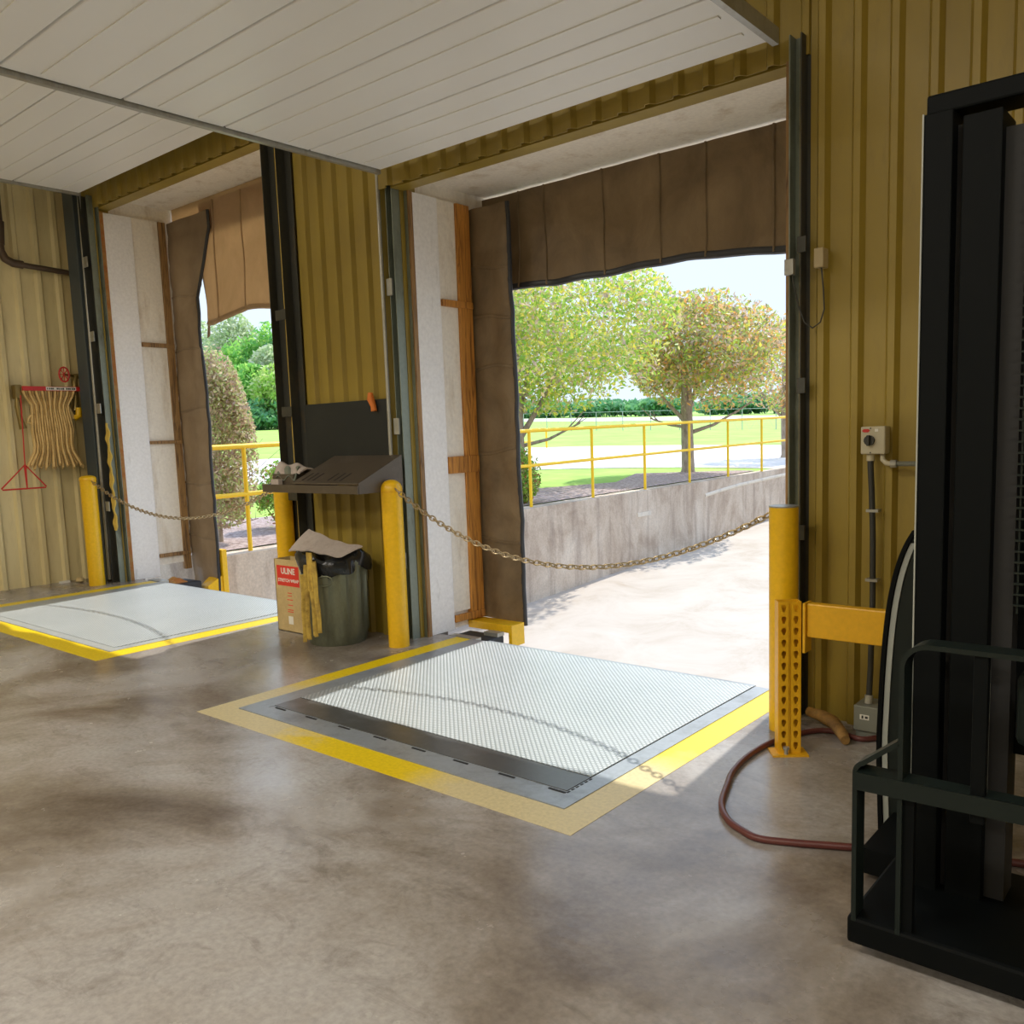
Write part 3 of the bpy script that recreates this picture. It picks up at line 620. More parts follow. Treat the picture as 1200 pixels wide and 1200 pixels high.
for r, z in bp:
    for k in range(48):
        a = 2 * PI * k / 48; o = .012 * math.sin(5 * a + 20 * z) + .007 * math.sin(13 * a + 9 * z); zz = z + .02 * math.sin(3 * a + 1) + .012 * math.sin(8 * a)
        V.append((cx + (r + o * (r > .1)) * math.cos(a), cy + (r + o * (r > .1)) * math.sin(a), zz))
for i in range(len(bp) - 1):
    for k in range(48): F.append((i * 48 + k, i * 48 + (k + 1) % 48, (i + 1) * 48 + (k + 1) % 48, (i + 1) * 48 + k))
B().add(V, F).build('bin_bag', BAG, t, smooth=True)
for a0 in (-.95,):
    ca, sa = math.cos(a0), math.sin(a0)
    P = [(cx + ca * .243 + sa * .055 * math.cos(q), cy + sa * .243 - ca * .055 * math.cos(q), .46 - .035 * math.sin(q)) for q in [PI * i / 10 * 2 for i in range(10)]]
    B().tube(P, .005, 6, closed=True).build('handle', CAN, t, smooth=True)
tag(B().grid(lambda u, v: (-5.10 + .52 * u + .02 * v, 3.60 + .17 * v + .04 * u, .645 + .125 * v * (1 - .75 * u) + .012 * math.sin(5 * u + 2 * v) + .004 * math.sin(19 * u + 3 * v)), 24, 10, (0, .004, -.008)).build('cardboard_sheet', CARDW, base=(-5.0, 3.7, .66), smooth=True),
    'creased pale cardboard sheet lying slanted across the bin top', 'cardboard')
b = B()
for i in range(7):
    xa = -4.875 + .022 * i; b.grid(lambda u, v, i=i, xa=xa: (xa + .012 * u + .004 * math.sin(11 * v + i) + .05 * (1 - v) * (1 if i > 2 else .3), 3.52 + .022 * (i % 2) + .02 * u - .02 * (1 - v), .045 + .015 * i + (.52 - .02 * abs(i - 3)) * v), 2, 14, (.003, .002, 0))
b.box(-4.80, -4.745, 3.525, 3.532, .40, .66, None)
tag(b.build('folded_cardboard', CARDY, base=(-4.85, 3.53, .05), smooth=True), 'bundle of yellow folded corrugated card between carton and bin', 'cardboard')

# ------------------------------------------------------------------ guard rail of rack parts, right of the right doorway
t = thing('guard_rail', 'yellow rack guard with perforated post and beam against the right wall', 'guard rail', (-1.44, 3.48, 0))
def slotted(b, c, ux, w_, z0, z1, holes, hole_r=.0125):
    """strip of width w_ along ux (unit vector) with tear-shaped holes at heights 'holes'"""
    c = Vector(c); ux = Vector(ux); th = Vector((ux.y, -ux.x, 0)) * .003; edges = [z0] + [(holes[i] + holes[i + 1]) / 2 for i in range(len(holes) - 1)] + [z1]
    for i, h in enumerate(holes):
        a, e = edges[i], edges[i + 1]; outer = []; inner = []
        rect = [(-w_ / 2, a), (0, a), (w_ / 2, a), (w_ / 2, h), (w_ / 2, e), (0, e), (-w_ / 2, e), (-w_ / 2, h)]
        hol = [(-.35, -1.5), (0, -1.6), (.35, -1.5), (1., .0), (.75, .8), (0, 1.), (-.75, .8), (-1., .0)]
        V = []
        for s in (0, 1):
            for q in rect: V.append(c + ux * q[0] + Vector((0, 0, q[1])) + th * s)
            for q in hol: V.append(c + ux * q[0] * hole_r * .8 + Vector((0, 0, h + q[1] * hole_r)) + th * s)
        F = []
        for k in range(8):
            k2 = (k + 1) % 8; F += [(k, k2, 8 + k2, 8 + k), (16 + k2, 16 + k, 24 + k, 24 + k2), (8 + k, 8 + k2, 24 + k2, 24 + k), (k2, k, 16 + k, 16 + k2)]
        b.add(V, F)
PX0, PY0 = -1.448, 3.478; hs = [.045 + .0495 * i for i in range(13)]
ud = Vector((.80, .60, 0)); nrm = Vector((-.6, .8, 0))  # the post stands turned to the wall
b = B(); ce = Vector((PX0, PY0, 0))
slotted(b, ce - ud * .024, ud, .040, .008, .662, hs); slotted(b, ce + ud * .026, ud, .040, .008, .662, hs)
def slab(b, p, q, th, z0, z1):
    p = Vector(p); q = Vector(q); n = Vector((-(q - p).y, (q - p).x, 0)).normalized() * th; V = [Vector((r.x, r.y, z)) for z in (z0, z1) for r in (p, q, q + n, p + n)]
    b.add(V, [(3, 2, 1, 0), (4, 5, 6, 7), (0, 1, 5, 4), (1, 2, 6, 5), (2, 3, 7, 6), (3, 0, 4, 7)])
slab(b, ce - ud * .004 + nrm * .004, ce + ud * .006 + nrm * .004, .008, .008, .662)
slab(b, ce - ud * .044, ce - ud * .044 + nrm * .06, .003, .008, .662); slab(b, ce + ud * .046 + nrm * .06, ce + ud * .046, .003, .008, .662)
slab(b, ce - ud * .044 + nrm * .058, ce + ud * .046 + nrm * .058, .003, .008, .662)  # back plate added to keep the post's inside dark behind the holes
b.build('post', YRACK, t)
b = B(); slab(b, ce - ud * .075 - nrm * .03, ce + ud * .075 - nrm * .03, .10, 0, .008); b.build('base_plate', YRACK, t)
B().lathe([(.009, .008), (.009, .03), (.014, .03), (.014, .04)], (PX0 - .005, PY0 - .02), 6).build('anchor_bolt', GALV, t)
bm_ = B().box(-1.385, .0, 3.50, 3.545, .515, .658).build('beam', YRACK, t, bevel=.006)
B().box(-1.395, -1.385, 3.485, 3.555, .45, .66).build('connector', YRACK, t)

# disconnect switch, conduit, boxes, sensor
t = thing('disconnect_switch', 'beige rotary disconnect switch box on the right wall', 'switch', (-1.26, 3.96, 1.31))
B().box(-1.318, -1.214, 3.93, 3.998, 1.255, 1.375).build('housing', BOX, t, bevel=.006)
k = B().tube([(-1.278, 3.93, 1.315), (-1.278, 3.915, 1.315)], .022, 14).build('dial', CABLE, t); B().box(-1.284, -1.272, 3.900, 3.916, 1.292, 1.338).build('dial_grip', CABLE, k, bevel=.002)
B().prism([(-1.315 + .003, 1.357), (-1.305, 1.364), (-1.285, 1.364), (-1.277, 1.357), (-1.285, 1.350), (-1.305, 1.350)], 1, 3.9285, 3.93).build('warning_label', REDM, t)
B().box(-1.257, -1.243, 3.9285, 3.93, 1.352, 1.364).build('label', WHT, t)
for x, z in ((-1.275, 1.367), (-1.275, 1.262)): B().tube([(x, 3.93, z), (x, 3.927, z)], .003, 8).build('screw', CABLE, t)
t = thing('conduit', 'black flexible conduit dropping from the switch to the junction box', 'conduit', (-1.28, 3.965, .15))
B().tube([(-1.285, 3.965, 1.262), (-1.285, 3.965, 1.20), (-1.277, 3.96, 1.10), (-1.270, 3.962, .9), (-1.268, 3.965, .6), (-1.262, 3.93, .3), (-1.258, 3.90, .155)], .013, 12).build('pipe', CABLE, t, smooth=True)
B().tube([(-1.285, 3.965, 1.262), (-1.285, 3.965, 1.225)], .017, 12).build('fitting', BOX, t); B().tube([(-1.258, 3.90, .148), (-1.259, 3.905, .185)], .018, 12).build('fitting', GALV, t)
for z in (1.0, .69): B().box(-1.296, -1.244, 3.945, 3.99, z, z + .012).build('clamp', GALV, t)
t = thing('cable_run', 'grey flexible cable leaving the switch to the right', 'cable', (-1.2, 3.95, 1.25))
B().tube([(-1.235, 3.965, 1.262), (-1.232, 3.96, 1.23), (-1.215, 3.955, 1.215), (-1.19, 3.95, 1.212)], .011, 10).build('bend', BOX, t, smooth=True)
B().tube([(-1.195, 3.95, 1.212), (-1.170, 3.95, 1.212)], .017, 10).build('gland', GALV, t)
b = B(); P = [(-1.172 + .0035 * i, 3.95, 1.212) for i in range(70)]; b.tube(P, [.0115 if i % 2 else .0095 for i in range(70)], 10).build('flexible_duct', GBOX, t)
t = thing('junction_box', 'grey junction box with small label at the foot of the right wall', 'junction box', (-1.26, 3.87, .09))
B().box(-1.305, -1.20, 3.845, 3.99, .035, .148).build('box', GBOX, t, bevel=.003); lb = B().box(-1.278, -1.238, 3.8435, 3.845, .088, .110).build('label', WHT, t)
B().box(-1.27, -1.262, 3.8428, 3.8435, .092, .106).box(-1.255, -1.243, 3.8428, 3.8435, .094, .104).build('lettering', CABLE, lb); B().box(-1.30, -1.205, 3.86, 3.99, 0, .035).build('foot', GBOX, t)
t = thing('sensor_box', 'small beige sensor box high on the right wall with a looped cable', 'sensor', (-1.51, 3.98, 2.12))
B().box(-1.533, -1.490, 3.935, 4.0, 2.08, 2.165).build('housing', BEIGE, t, bevel=.005)
B().tube([(-1.505, 3.955, 2.082), (-1.495, 3.955, 1.98), (-1.493, 3.96, 1.90), (-1.51, 3.96, 1.845), (-1.545, 3.96, 1.823), (-1.58, 3.955, 1.85), (-1.605, 3.95, 1.92), (-1.622, 3.945, 2.0), (-1.630, 3.94, 2.06)], .0035, 8).build('cable', CABLE, t, smooth=True)
P = [(-1.18, 3.90, .013), (-1.252, 3.80, .013), (-1.357, 3.83, .013), (-1.44, 3.81, .013), (-1.50, 3.72, .013), (-1.555, 3.55, .013), (-1.568, 3.34, .013), (-1.545, 3.15, .013), (-1.505, 3.02, .013), (-1.44, 2.84, .013), (-1.36, 2.73, .013), (-1.28, 2.68, .013), (-1.211, 2.66, .013), (-1.107, 2.698, .013), (-1.01, 2.745, .013), (-.9, 2.80, .013), (-.72, 2.9, .013), (-.4, 3.0, .013)]
def smoothp(P, k=5):
    P = [Vector(p) for p in P]; Q = []
    for i in range(len(P) - 1):
        a, b_, c_, d = P[max(i - 1, 0)], P[i], P[i + 1], P[min(i + 2, len(P) - 1)]
        for j in range(k):
            t_ = j / k; Q.append(.5 * ((2 * b_) + (c_ - a) * t_ + (2 * a - 5 * b_ + 4 * c_ - d) * t_ ** 2 + (3 * b_ - a - 3 * c_ + d) * t_ ** 3))
    return Q + [P[-1]]
tag(B().tube(smoothp(P), .0125, 10).build('rubber_hose', HOSER, base=(-1.4, 2.8, 0), smooth=True), 'maroon rubber hose curling over the floor round the guard post', 'hose')
tag(B().tube([(-1.545, 3.935, .05), (-1.47, 3.91, .048), (-1.40, 3.87, .04), (-1.33, 3.775, .028), (-1.295, 3.715, .024)], [.022, .028, .03, .026, .02], 10).build('wooden_wedge', BATON, base=(-1.42, 3.85, 0), smooth=True), 'worn yellow brown wooden club on the floor by the right wall', 'wood scrap')

# ------------------------------------------------------------------ forklift at the right edge
t = thing('forklift', 'black lift truck mast with flat-bar load guard at the right edge', 'forklift', (-.3, 2.4, 0))
ym = 2.46; kx = ym / 2.2
mx = lambda x: x * kx
zt_ = 2.16
B().box(mx(-.606), mx(-.545), ym, ym + .16, .06, zt_).build('mast_rail', BLK, t, bevel=.004)
B().box(mx(-.528), mx(-.448), ym + .012, ym + .16, .06, zt_ - .02).build('inner_rail', BLK, t, bevel=.004)
B().box(mx(-.545), mx(-.528), ym + .05, ym + .14, .06, zt_ - .03).build('lift_chain', SLOT, t)
B().box(mx(-.448), mx(-.405), ym + .05, ym + .15, .06, zt_ - .06).build('lift_cylinder', SLOT, t)
B().box(mx(-.6085), mx(-.6055), ym - .003, ym + .01, .02, zt_).build('edge_strip', LSTR, t)
B().box(mx(-.42), mx(.42), ym + .12, ym + .18, .5, zt_ - .03).build('mast_cover', BLK, t)
B().box(mx(.36), mx(.44), ym, ym + .16, .06, zt_).build('mast_rail', BLK, t, bevel=.004)
B().box(mx(-.606), mx(.44), ym + .02, ym + .14, zt_, zt_ + .05).build('mast_crossbar', BLK, t, bevel=.006)
b = B()
for i in range(44): b.box(mx(-.402), mx(.35), ym + .02, ym + .026, .92 + i * .0275, .925 + i * .0275)
for i in range(20): b.box(mx(-.395 + .038 * i), mx(-.391 + .038 * i), ym + .026, ym + .032, .90, zt_ - .02)
b.build('wire_guard', BLK2, t)
# curved side shield with pale edge
cp = [(-.905, 0.02), (-.915, .30), (-.912, .45), (-.905, .62), (-.892, .78), (-.872, .90), (-.845, .99), (-.815, 1.05)]
cp = [(p.x, p.z) for p in smoothp([(a, 0, c_) for a, c_ in cp], 4)]
ys = 2.93
B().prism([(-.60, .02)] + cp + [(-.60, 1.12)], 1, ys, ys + .012).build('side_shield', BLK2, t)
B().prism(cp + [(a + .014, c_) for a, c_ in reversed(cp)], 1, ys - .012, ys - .0005).build('shield_rim', BLK, t)
B().prism([(a + .017, c_) for a, c_ in cp[:-3]] + [(a + .034, c_) for a, c_ in reversed(cp[:-3])], 1, ys - .006, ys - .0005).build('shield_stripe', LSTR, t)
B().box(-.86, -.6, ym + .16, ys, .02, .10).build('shield_foot', BLK, t); B().tube([(-.62, ym + .1, .9), (-.7, ys, .95)], .012, 8).build('stay', BLK, t)
# flat-bar loops of the load guard
def flatbar(P, w_, th, y):
    """P in (x,z) at plane y, bar broad in y"""
    P = [Vector((p[0], 0, p[1])) for p in P]; L = []; Rr = []
    for i, p in enumerate(P):
        d = (P[min(i + 1, len(P) - 1)] - P[max(i - 1, 0)]).normalized(); n = Vector((-d.z, 0, d.x)); L.append((p.x + n.x * th / 2, p.z + n.z * th / 2)); Rr.append((p.x - n.x * th / 2, p.z - n.z * th / 2))
    V = []; F = []
    for y_ in (y, y + w_): V += [(a, y_, c_) for a, c_ in L] + [(a, y_, c_) for a, c_ in Rr]
    n = len(P)
    for i in range(n - 1):
        F += [(i, i + 1, n + i + 1, n + i), (2 * n + i + 1, 2 * n + i, 3 * n + i, 3 * n + i + 1), (i, 2 * n + i, 2 * n + i + 1, i + 1), (n + i, n + i + 1, 3 * n + i + 1, 3 * n + i)]
    F += [(0, n, 3 * n, 2 * n), (n - 1, 3 * n - 1, 4 * n - 1, 2 * n - 1)]
    return B().add(V, F)
arc = lambda cx_, cz, r, a0, a1, k=8: [(cx_ + r * math.cos(a0 + (a1 - a0) * i / k), cz + r * math.sin(a0 + (a1 - a0) * i / k)) for i in range(k + 1)]
yg = 2.2
flatbar([(-.632, .10)] + [(-.632, .5)] + arc(-.572, .795, .06, PI, PI / 2) + [(.40, .855)], .07, .012, yg).build('guard_loop', BLK2, t)
flatbar([(-.742, .10), (-.742, .3)] + arc(-.712, .505, .03, PI, PI * .62) + [(-.638, .602)], .06, .012, yg).build('guard_loop', BLK2, t)
B().add([(x, y, z) for z0_, z1_ in ((.462, .508),) for (x, y, z) in [(-.746, yg - .006, z0_), (.42, yg - .006, z0_ + .02), (.42, yg - .006, z1_ + .02), (-.746, yg - .006, z1_), (-.742, yg + .05, z0_ - .012), (.42, yg + .05, z0_ + .008), (.42, yg + .05, z1_ + .008), (-.742, yg + .05, z1_ + .006)]],
        [(0, 1, 2, 3), (7, 6, 5, 4), (0, 4, 5, 1), (3, 2, 6, 7), (0, 3, 7, 4), (1, 5, 6, 2)]).build('cross_bar', BLK2, t)
B().box(-.475, -.443, yg + .006, yg + .03, .44, .85).build('upright_bar', BLK, t, bevel=.003); B().box(-.447, -.444, yg + .03, yg + .034, .5, .84).build('edge_strip', LSTR, t)
B().box(-.632, -.60, yg + .01, yg + .03, .10, .50).build('upright_bar', BLK, t)
B().box(-.40, .38, yg + .08, yg + .22, .62, .80).build('carriage', BLK2, t, bevel=.02)
B().box(-.76, .44, yg, yg + .5, .035, .11).build('base_frame', BLK, t, bevel=.01)
for x in (-.70, .36): B().tube([(x - .03, yg + .42, .055), (x + .03, yg + .42, .055)], .055, 16).build('wheel', RUBBER, t)
B().box(.0, .08, yg - .9, yg, .03, .07).build('fork', BLK2, t, bevel=.008); B().box(.28, .36, yg - .9, yg, .03, .07).build('fork', BLK2, t, bevel=.008)

# ------------------------------------------------------------------ dock edge pieces outside
t = thing('dock_bumper', 'black dock bumper with pale plates beside the right leveler', 'dock bumper', (-4.2, 4.55, -.2))
B().box(-4.36, -4.03, 4.34, 4.62, -.45, -.03).build('rubber_block', RUBBER, t, bevel=.01)
B().box(-4.30, -4.05, 4.335, 4.40, -.03, -.002).build('steel_plate', GALV, t); B().box(-4.16, -4.03, 4.55, 4.62, -.03, -.004).build('steel_plate', GALV, t)
tag(B().prism([(-4.41, -.02), (-4.02, -.02), (-4.02, -.12), (-3.99, -.12), (-3.99, .035), (-4.41, .035)], 1, 4.66, 4.80).build('yellow_angle', YELLOW, base=(-4.2, 4.7, 0)), 'yellow steel angle under the right doorway shelter post', 'steel angle')
t = thing('dock_bumper', 'dark dock bumper with rusty debris beside the left leveler', 'dock bumper', (-8.8, 4.7, -.2))
B().box(-8.96, -8.62, 4.50, 4.95, -.45, -.06).build('rubber_block', RUBBER, t, bevel=.01); B().box(-8.95, -8.70, 4.52, 4.62, -.06, -.01).build('steel_plate', GALV, t)
B().grid(lambda u, v: (-8.88 + .2 * u, 4.66 + .16 * v, -.05 + .05 * math.sin(PI * u) * math.sin(PI * v) * (1 + .5 * math.sin(9 * u))), 8, 8, (0, 0, -.01)).build('debris', RUST, t)
tag(B().box(-8.60, -8.48, 5.13, 5.19, -.40, .26).add([(-8.72, 5.0, -.12), (-8.55, 4.98, -.12), (-8.50, 5.13, -.02), (-8.68, 5.13, .0), (-8.72, 5.0, -.16), (-8.55, 4.98, -.16), (-8.50, 5.13, -.40), (-8.68, 5.13, -.4)], [(0, 1, 2, 3), (7, 6, 5, 4), (0, 4, 5, 1), (1, 5, 6, 2), (2, 6, 7, 3), (3, 7, 4, 0)]).build('yellow_truck_guide', YELLOW, base=(-8.6, 5.1, -.4), bevel=.004), 'yellow bent steel guide below the left doorway curtain', 'steel guide')

# ------------------------------------------------------------------ outdoors
b = B(); b.grid(lambda u, v: (-9.0 + 30 * u, 4.2 + 38 * v, PV(4.2 + 38 * v)), 2, 2, (0, 0, -.1))
struct(b.build('driveway', PAVE), 'pale concrete drive sloping down to the dock')
WX = -8.86; WY0, WY1 = 5.24, 42.0
b = B(); V = []
for y in (WY0, WY1):
    for x, z in ((WX, -1.9), (WX, T(WX, y) + .02), (WX - .33, T(WX, y) + .02), (WX - .33, -1.9)): V.append((x, y, z))
b.add(V, [(0, 1, 2, 3), (7, 6, 5, 4), (0, 4, 5, 1), (1, 5, 6, 2), (2, 6, 7, 3), (3, 7, 4, 0)])
b.box(-16, WX - .33, 5.27, 5.45, -1.9, T(-9.3, 5.3) + .01)
struct(b.build('retaining_wall', CONC), 'weathered concrete retaining wall beside the drive')
b = B(); P = [(WX + .002, y * 1.172, 1.4 + (z - 1.4) * 1.172) for y, z in ((14.35, .16), (15.0, .21), (15.8, .26), (17.5, .32), (20, .37), (24, .42))]
b.tube(P, .04, 6, flat=.4); b.box(WX - .005, WX + .015, 14.12, 14.6, -.26, -.18)
struct(b.build('trim_3', COPING), 'pale mortar repairs on the retaining wall')
def strip(name, near, far, off, m, th=.03):
    b = B(); n = len(near)
    V = [(x, y, T(x, y) + off) for x, y in near] + [(x, y, T(x, y) + off) for x, y in far]; V += [(a, b_, c_ - th) for a, b_, c_ in V]
    F = [(i, i + 1, n + i + 1, n + i) for i in range(n - 1)]; F += [tuple(k + 2 * n for k in reversed(f)) for f in F]
    return struct(b.add(V, F).build(name, m))
b = B(); X0_, X1_, Y1_ = -900, WX - .32, 900
V = [(X1_, 5.44, T(X1_, 5.44)), (X1_, Y1_, T(X1_, Y1_)), (X0_, Y1_, T(X0_, Y1_)), (X0_, 5.44, T(X0_, 5.44)), (-9.0, 42.2, T(-9, 42.2)), (60, 42.2, T(-9, 42.2)), (60, 900, T(-9, 900)), (-9.0, 900, T(-9, 900))]
struct(b.add(V, [(0, 1, 2, 3), (4, 5, 6, 7)]).build('lawn', GRASS), 'bright green lawn rising behind the railing')
strip('road', [(-35.16, 5.63), (-20.16, 5.86), (-18.28, 10.78), (-18.17, 12.42), (-17.11, 15.70), (-15.05, 18.54), (-13.63, 19.75), (-11.60, 20.79), (-9.59, 21.11), (-9.07, 21.10)],
      [(-36.33, 5.86), (-30.47, 7.03), (-29.37, 17.36), (-29.42, 19.92), (-27.19, 25.78), (-24.53, 30.27), (-22.23, 32.25), (-18.68, 33.50), (-15.38, 33.86), (-9.07, 34.34)], .012, ROAD)['label'] = 'pale concrete road curving across the lawn'
strip('far_road', [(-190, 125), (-107.7, 123), (-75.6, 110), (-43.85, 104), (-20, 100)], [(-300, 175), (-190, 190), (-110, 160), (-60.3, 142), (-20, 130)], .03, ROAD)['label'] = 'pale distant road beyond the fence'
strip('mulch_bed', [(-9.24, 5.46), (-9.24, 10.55), (-9.24, 13.48), (-9.24, 15.24), (-9.24, 17.58), (-9.24, 20.16)],
      [(-12.07, 5.74), (-11.84, 9.38), (-11.10, 14.00), (-10.5, 15.9), (-11.5, 18.3), (-9.70, 20.04)], .02, MULCH)['label'] = 'brown bark mulch bed along the retaining wall'
# railing
RX = -9.0
t = thing('pipe_railing', 'yellow pipe railing along the retaining wall top', 'railing', (RX, 5.82, T(RX, 5.82)))
zr = lambda y: 1.289 + .0128 * y
ys_ = [5.825 + 1.764 * i for i in range(20)]
for y in ys_: B().tube([(RX, y, T(WX, y) + .01), (RX, y, zr(y))], .027, 10).build('post', YRAIL, t, smooth=True)
y0, y1 = 5.35, ys_[-1]
B().tube([(RX, y0, zr(y0)), (RX, y1, zr(y1))], .030, 10).build('top_rail', YRAIL, t, smooth=True)
zm = lambda y: T(WX, y) + .01 + (zr(y) - T(WX, y)) * .545
B().tube([(RX, y0, zm(y0)), (RX, y1, zm(y1))], .027, 10).build('middle_rail', YRAIL, t, smooth=True)
t = thing('pipe_railing', 'short yellow railing standing across the road', 'railing', (-23.9, 29.4, T(-23.9, 29.4)))
for x, y in ((-23.6, 30.35), (-24.5, 28.1)): B().tube([(x, y, T(x, y)), (x, y, T(x, y) + .86)], .04, 8).build('post', YRAIL, t)
for h in (.84, .30): B().tube([(-23.6, 30.35, T(-23.6, 30.35) + h), (-24.5, 28.1, T(-24.5, 28.1) + h)], .03, 8).build('rail', YRAIL, t)
# chain-link fences
WIREM = mat('fence_wire', (.45, .47, .48), .5, .4)
def fence(lab, a, bb, n, h, r):
    t = thing('chain_link_fence', lab, 'fence', (a[0], a[1], T(*a)))
    a = Vector(a); bb = Vector(bb); P = [a + (bb - a) * i / n for i in range(n + 1)]
    for p in P: B().tube([(p.x, p.y, T(p.x, p.y)), (p.x, p.y, T(p.x, p.y) + h)], r, 6).build('post', WIREM, t)
    B().tube([(p.x, p.y, T(p.x, p.y) + h) for p in P], r * .5, 5).build('top_wire', WIREM, t)
    b = B(); L = (bb - a).length; d = (bb - a).normalized(); k = int(L / .9)
    for i in range(k):
        for s in (0, 1):
            p, q = a + d * (i * .9), a + d * (i * .9 + .9); zl, zh = (0, h) if s else (h, 0)
            b.tube([(p.x, p.y, T(p.x, p.y) + zl), (q.x, q.y, T(q.x, q.y) + zh)], r * .12, 3, cap=False)
    o = b.build('mesh', WIREM, t); o['kind'] = 'stuff'
fence('thin wire fence crossing the lawn behind the two clipped trees', (-52, 57.5), (-20, 57.5), 13, 1.45, .035)
fence('chain-link fence along the foot of the woodland', (-116, 64), (-106, 92), 8, 2.0, .06)

# trees and shrubs
def crown(name, parent, m, c, rad, n, leaf, clumps=60, flat=.75, shell=.55, taper=0.):
    c = np.array(c); rad = np.array(rad)
    d = RNG.normal(size=(clumps, 3)); d /= np.linalg.norm(d, axis=1)[:, None]; rr = shell + (1 - shell) * RNG.random((clumps, 1)) ** .5
    cc = d * rr * .84
    k = RNG.integers(0, clumps, n); p = cc[k] + RNG.normal(size=(n, 3)) * .17
    L = np.linalg.norm(p, axis=1); p[L > 1.04] *= (1.0 / L[L > 1.04])[:, None]
    if taper: p[:, :2] *= (1 - taper * (p[:, 2:3] + 1) / 2)
    P = c + p * rad; 
    a = RNG.normal(size=(n, 3)); a /= np.linalg.norm(a, axis=1)[:, None]
    b_ = RNG.normal(size=(n, 3)); b_ -= (a * b_).sum(1)[:, None] * a; b_ /= np.linalg.norm(b_, axis=1)[:, None]
    s = leaf * (.6 + .8 * RNG.random((n, 1))); A = a * s; Bv = b_ * s * flat
    V = np.stack([P - A, P - Bv * .6, P + A, P + Bv * .6], 1).reshape(-1, 3) - np.array(origin(parent))
    me = bpy.data.meshes.new(name); me.vertices.add(4 * n); me.vertices.foreach_set('co', V.astype(np.float32).ravel())
    me.loops.add(4 * n); me.loops.foreach_set('vertex_index', np.arange(4 * n, dtype=np.int32)); me.polygons.add(n)
    me.polygons.foreach_set('loop_start', np.arange(0, 4 * n, 4, dtype=np.int32)); me.update(calc_edges=True); me.validate()
    me.materials.append(m); o = bpy.data.objects.new(name, me); COL.objects.link(o); o.parent = parent; return o
def trunk(parent, x, y, z0, z1, r, branches, m=BARK, low=None):
    b = B(); b.tube([(x, y, z0 - .05), (x + .01, y, z0 + .1), (x - .02, y + .01, (z0 + z1) / 2), (x, y, z1)], [r * 1.3, r, r * .9, r * .7], 12)
    for dx, dy, dz, zs, rb in branches:
        p = Vector((x, y, zs)); e = p + Vector((dx, dy, dz)); mid = (p + e) / 2 + Vector((0, 0, -.06 * abs(dx + dy) + .03))
        b.tube([p, mid, e], [rb, rb * .7, rb * .35], 8)
        for k in range(3):
            f = .55 + .15 * k; q = mid.lerp(e, f); b.tube([q, q + Vector((dx * .3 + random.uniform(-.2, .2), dy * .3 + random.uniform(-.2, .2), random.uniform(.1, .4)))], [rb * .4, rb * .15], 6)
    b.build('trunk', m, parent, smooth=True)
def tree(name, lab, cat, x, y, cz, rad, n, leaf, m, tr, br, clumps=60, cdx=0, cdy=0, taper=0., group=None):
    z = T(x, y); t = thing(name, lab, cat, (x, y, z), group)
    trunk(t, x, y, z, cz + z, tr, [(a, b_, c_, z + d, e) for a, b_, c_, d, e in br])
    crown('crown', t, m, (x + cdx, y + cdy, z + cz), rad, n, leaf, clumps, taper=taper); return t
rv = (.762, .647)   # rightward direction across the view, for placing limbs
def br(s, dz, zs, r, dep=0.): return (rv[0] * s - .64 * dep, rv[1] * s + .75 * dep, dz, zs, r)
tree('clipped_tree', 'broad green and gold tree, left of the two behind the railing', 'tree', -11.6, 13.95, 3.2, (2.65, 2.65, 1.68), 25000, .056, L_MIX, .15,
     [br(-.9, 1.2, 1.0, .07), br(.8, 1.3, .95, .07), br(1.3, .45, .85, .045), br(.3, 1.5, 1.1, .06, .6), br(-.4, 1.3, 1.1, .06, -.7)], 110, .53, .45)
tree('clipped_tree', 'round orange tinged tree with one straight trunk by the wall', 'tree', -10.55, 19.15, 2.9, (1.9, 1.9, 1.43), 17000, .062, L_ORG, .155,
     [br(-.8, .9, 1.2, .06), br(1.3, .55, .95, .055), br(-.9, .25, 1.1, .04), br(.5, 1.2, 1.4, .06, .5), br(-.3, 1.2, 1.5, .05, -.6)], 80, .36, .30)
tree('clipped_tree', 'orange topped tree half hidden behind the right door edge', 'tree', -10.9, 25.8, 2.85, (1.85, 1.85, 1.45), 9000, .062, L_ORG, .12, [br(.7, .9, 1.1, .05), br(-.7, .9, 1.1, .05)], 60, .1, .1)
tree('cedar_shrub', 'tall straw coloured cedar behind the left stretch of yellow railing', 'shrub', -10.0, 6.05, 1.32, (.62, .5, 1.12), 15000, .030, L_CED, .03,
     [br(.45, .3, .3, .014), br(.4, .6, .5, .014), br(.5, .1, .2, .012), br(-.4, .4, .4, .014), br(.3, .8, .8, .012), br(.5, .35, .55, .012)], 60, .12, .0, .35)
tree('leafy_shrub', 'small red tipped shrub at the right of the left railing view', 'shrub', -10.5, 7.25, .48, (.42, .42, .50), 4200, .03, L_RED, .02, [br(.2, .3, .1, .012), br(-.2, .3, .1, .012)], 30, .1, .1)
tree('leafy_shrub', 'leafy green shrub below the broad tree beside the brown curtain', 'shrub', -9.66, 11.45, .50, (.48, .48, .53), 5500, .036, L_RED, .02, [br(.2, .3, .1, .012), br(-.2, .3, .1, .012)], 36)
RAT = lambda px: -1.68 + .003 * (px - 240)
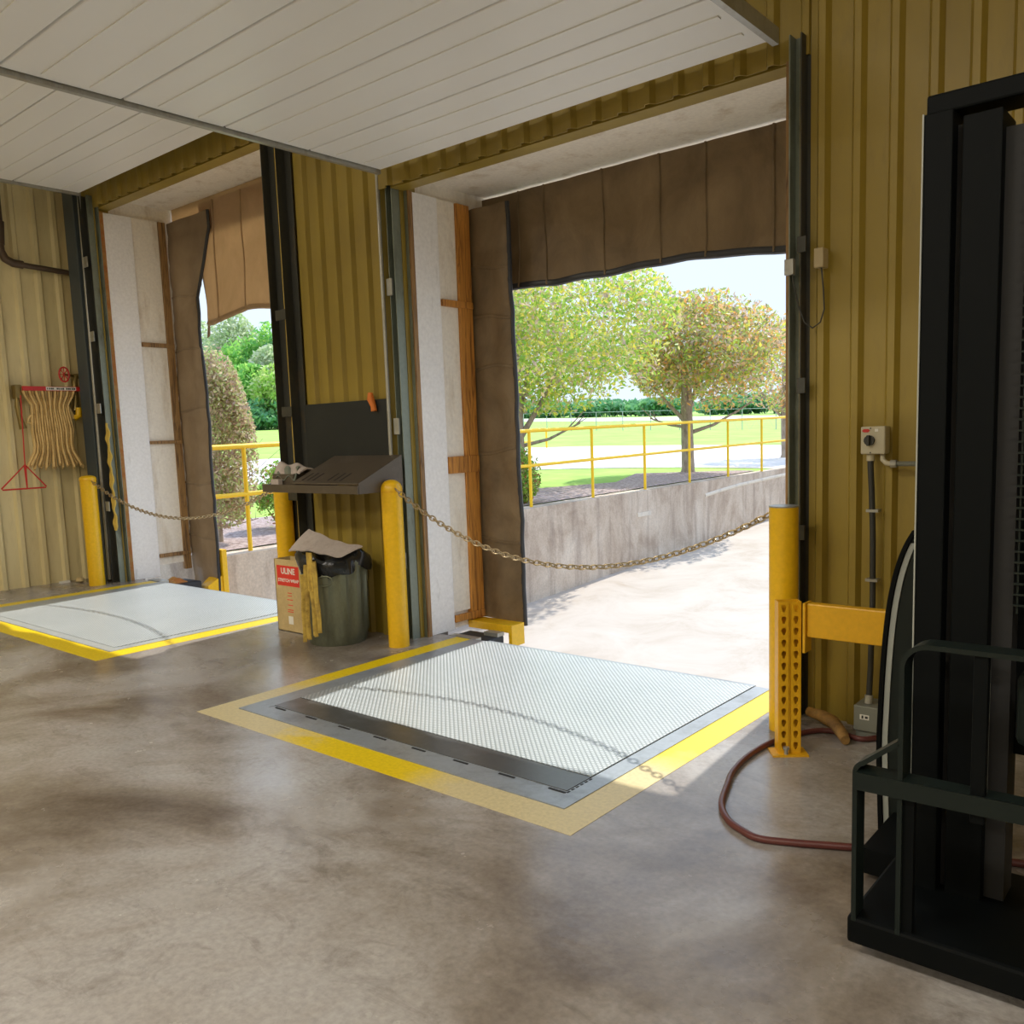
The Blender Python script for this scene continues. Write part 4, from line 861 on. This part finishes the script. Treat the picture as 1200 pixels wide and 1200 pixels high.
for lab, px, Y, h, rw, m, n in (
    ('pale olive tree at the left back of the distant woodland', 246, 88, 18.8, 5.2, L_PAL, 5200),
    ('tall pale tree at the centre back of the distant woodland', 282, 88, 19.6, 5.2, L_PAL, 5200),
    ('deep green tree at the right back of the distant woodland', 322, 87, 17.0, 5.0, L_GRN, 5000),
    ('dark green tree behind the door track in the woodland', 345, 88, 17.0, 5.0, L_DRK, 3500),
    ('bright upright yellow green tree at the left of the woodland', 246, 81, 12.8, 3.4, L_YG, 4200),
    ('round bright green tree in the middle of the woodland', 290, 82, 14.6, 4.4, L_GRN, 5000),
    ('pale yellowish tree in the right middle of the woodland', 324, 82, 12.6, 4.4, L_PAL, 4200),
    ('large bright green tree at the front of the woodland', 296, 77, 9.6, 4.6, L_GRN, 6000),
    ('yellow green tree at the front right of the woodland', 326, 77.5, 9.2, 4.2, L_YG, 5000),
    ('low green tree at the front left of the woodland', 256, 77, 9.0, 4.0, L_YG, 5000),
    ('bushy green tree at the far left front of the woodland', 224, 78, 10.5, 4.4, L_GRN, 3600),
    ('bushy dark undergrowth along the fence foot', 306, 74.8, 4.4, 5.6, L_DRK, 5000)):
    x = RAT(px) * Y
    tree('woodland_tree', lab, 'tree', x, Y, h * .52, (rw, rw, h * .5), n, .42, m, .25, [(1.5, .5, 3, h * .3, .15), (-1.4, .4, 3, h * .3, .15)], 60)
for i, (k, x, h, rw) in enumerate((('leftmost', -172, 5.5, 12), ('second from left', -150, 4.5, 11), ('middle', -130, 4.2, 11), ('second from right', -112, 4.2, 10), ('rightmost', -92, 4.6, 10), ('hidden', -74, 5., 10))):
    lab = 'low blue green tree far beyond the lawn, %s in its row' % k if i < 5 else 'low blue green tree far off at the right door edge'
    tree('distant_tree', lab, 'tree', x, 190, h * .5, (rw, rw, h * .52), 2600, .8, L_DRK, .3, [(1.5, .5, 1, 1, .15)], 40)
# twig on the drive
tag(B().tube([(-4.55, 7.75, PV(7.75) + .008), (-4.35, 7.95, PV(7.95) + .01), (-4.1, 8.0, PV(8.0) + .012)], .006, 5).tube([(-4.5, 7.7, PV(7.7) + .008), (-4.2, 7.75, PV(7.75) + .02), (-3.95, 7.9, PV(7.9) + .01)], .005, 5).build('twig', BARK, base=(-4.3, 7.9, PV(7.9))), 'thin dry twigs lying on the sunlit drive', 'twig')

# groups of like things
for o in list(COL.objects):
    if o.parent or 'category' not in o: continue
    n = o.name.split('.')[0]
    g = {'bollard': 'yellow bollards at the dock doors', 'woodland_tree': 'trees of the woodland beyond the far fence', 'distant_tree': 'low trees far beyond the lawn', 'clipped_tree': 'rounded trees behind the railing',
         'dock_leveler': 'dock levelers', 'chain': 'safety chains across the doorways', 'shelter_curtain': 'side curtains of the dock shelters', 'header_curtain': 'header curtains of the dock shelters',
         'overhead_door': 'overhead doors', 'door_track': 'door tracks beside the doorways', 'dock_shelter': 'timber framed dock shelter sides', 'jamb_board': 'white jamb boards', 'leafy_shrub': 'leafy shrubs by the railing', 'floor_marking': 'yellow borders round the levelers'}.get(n)
    if g: o['group'] = g
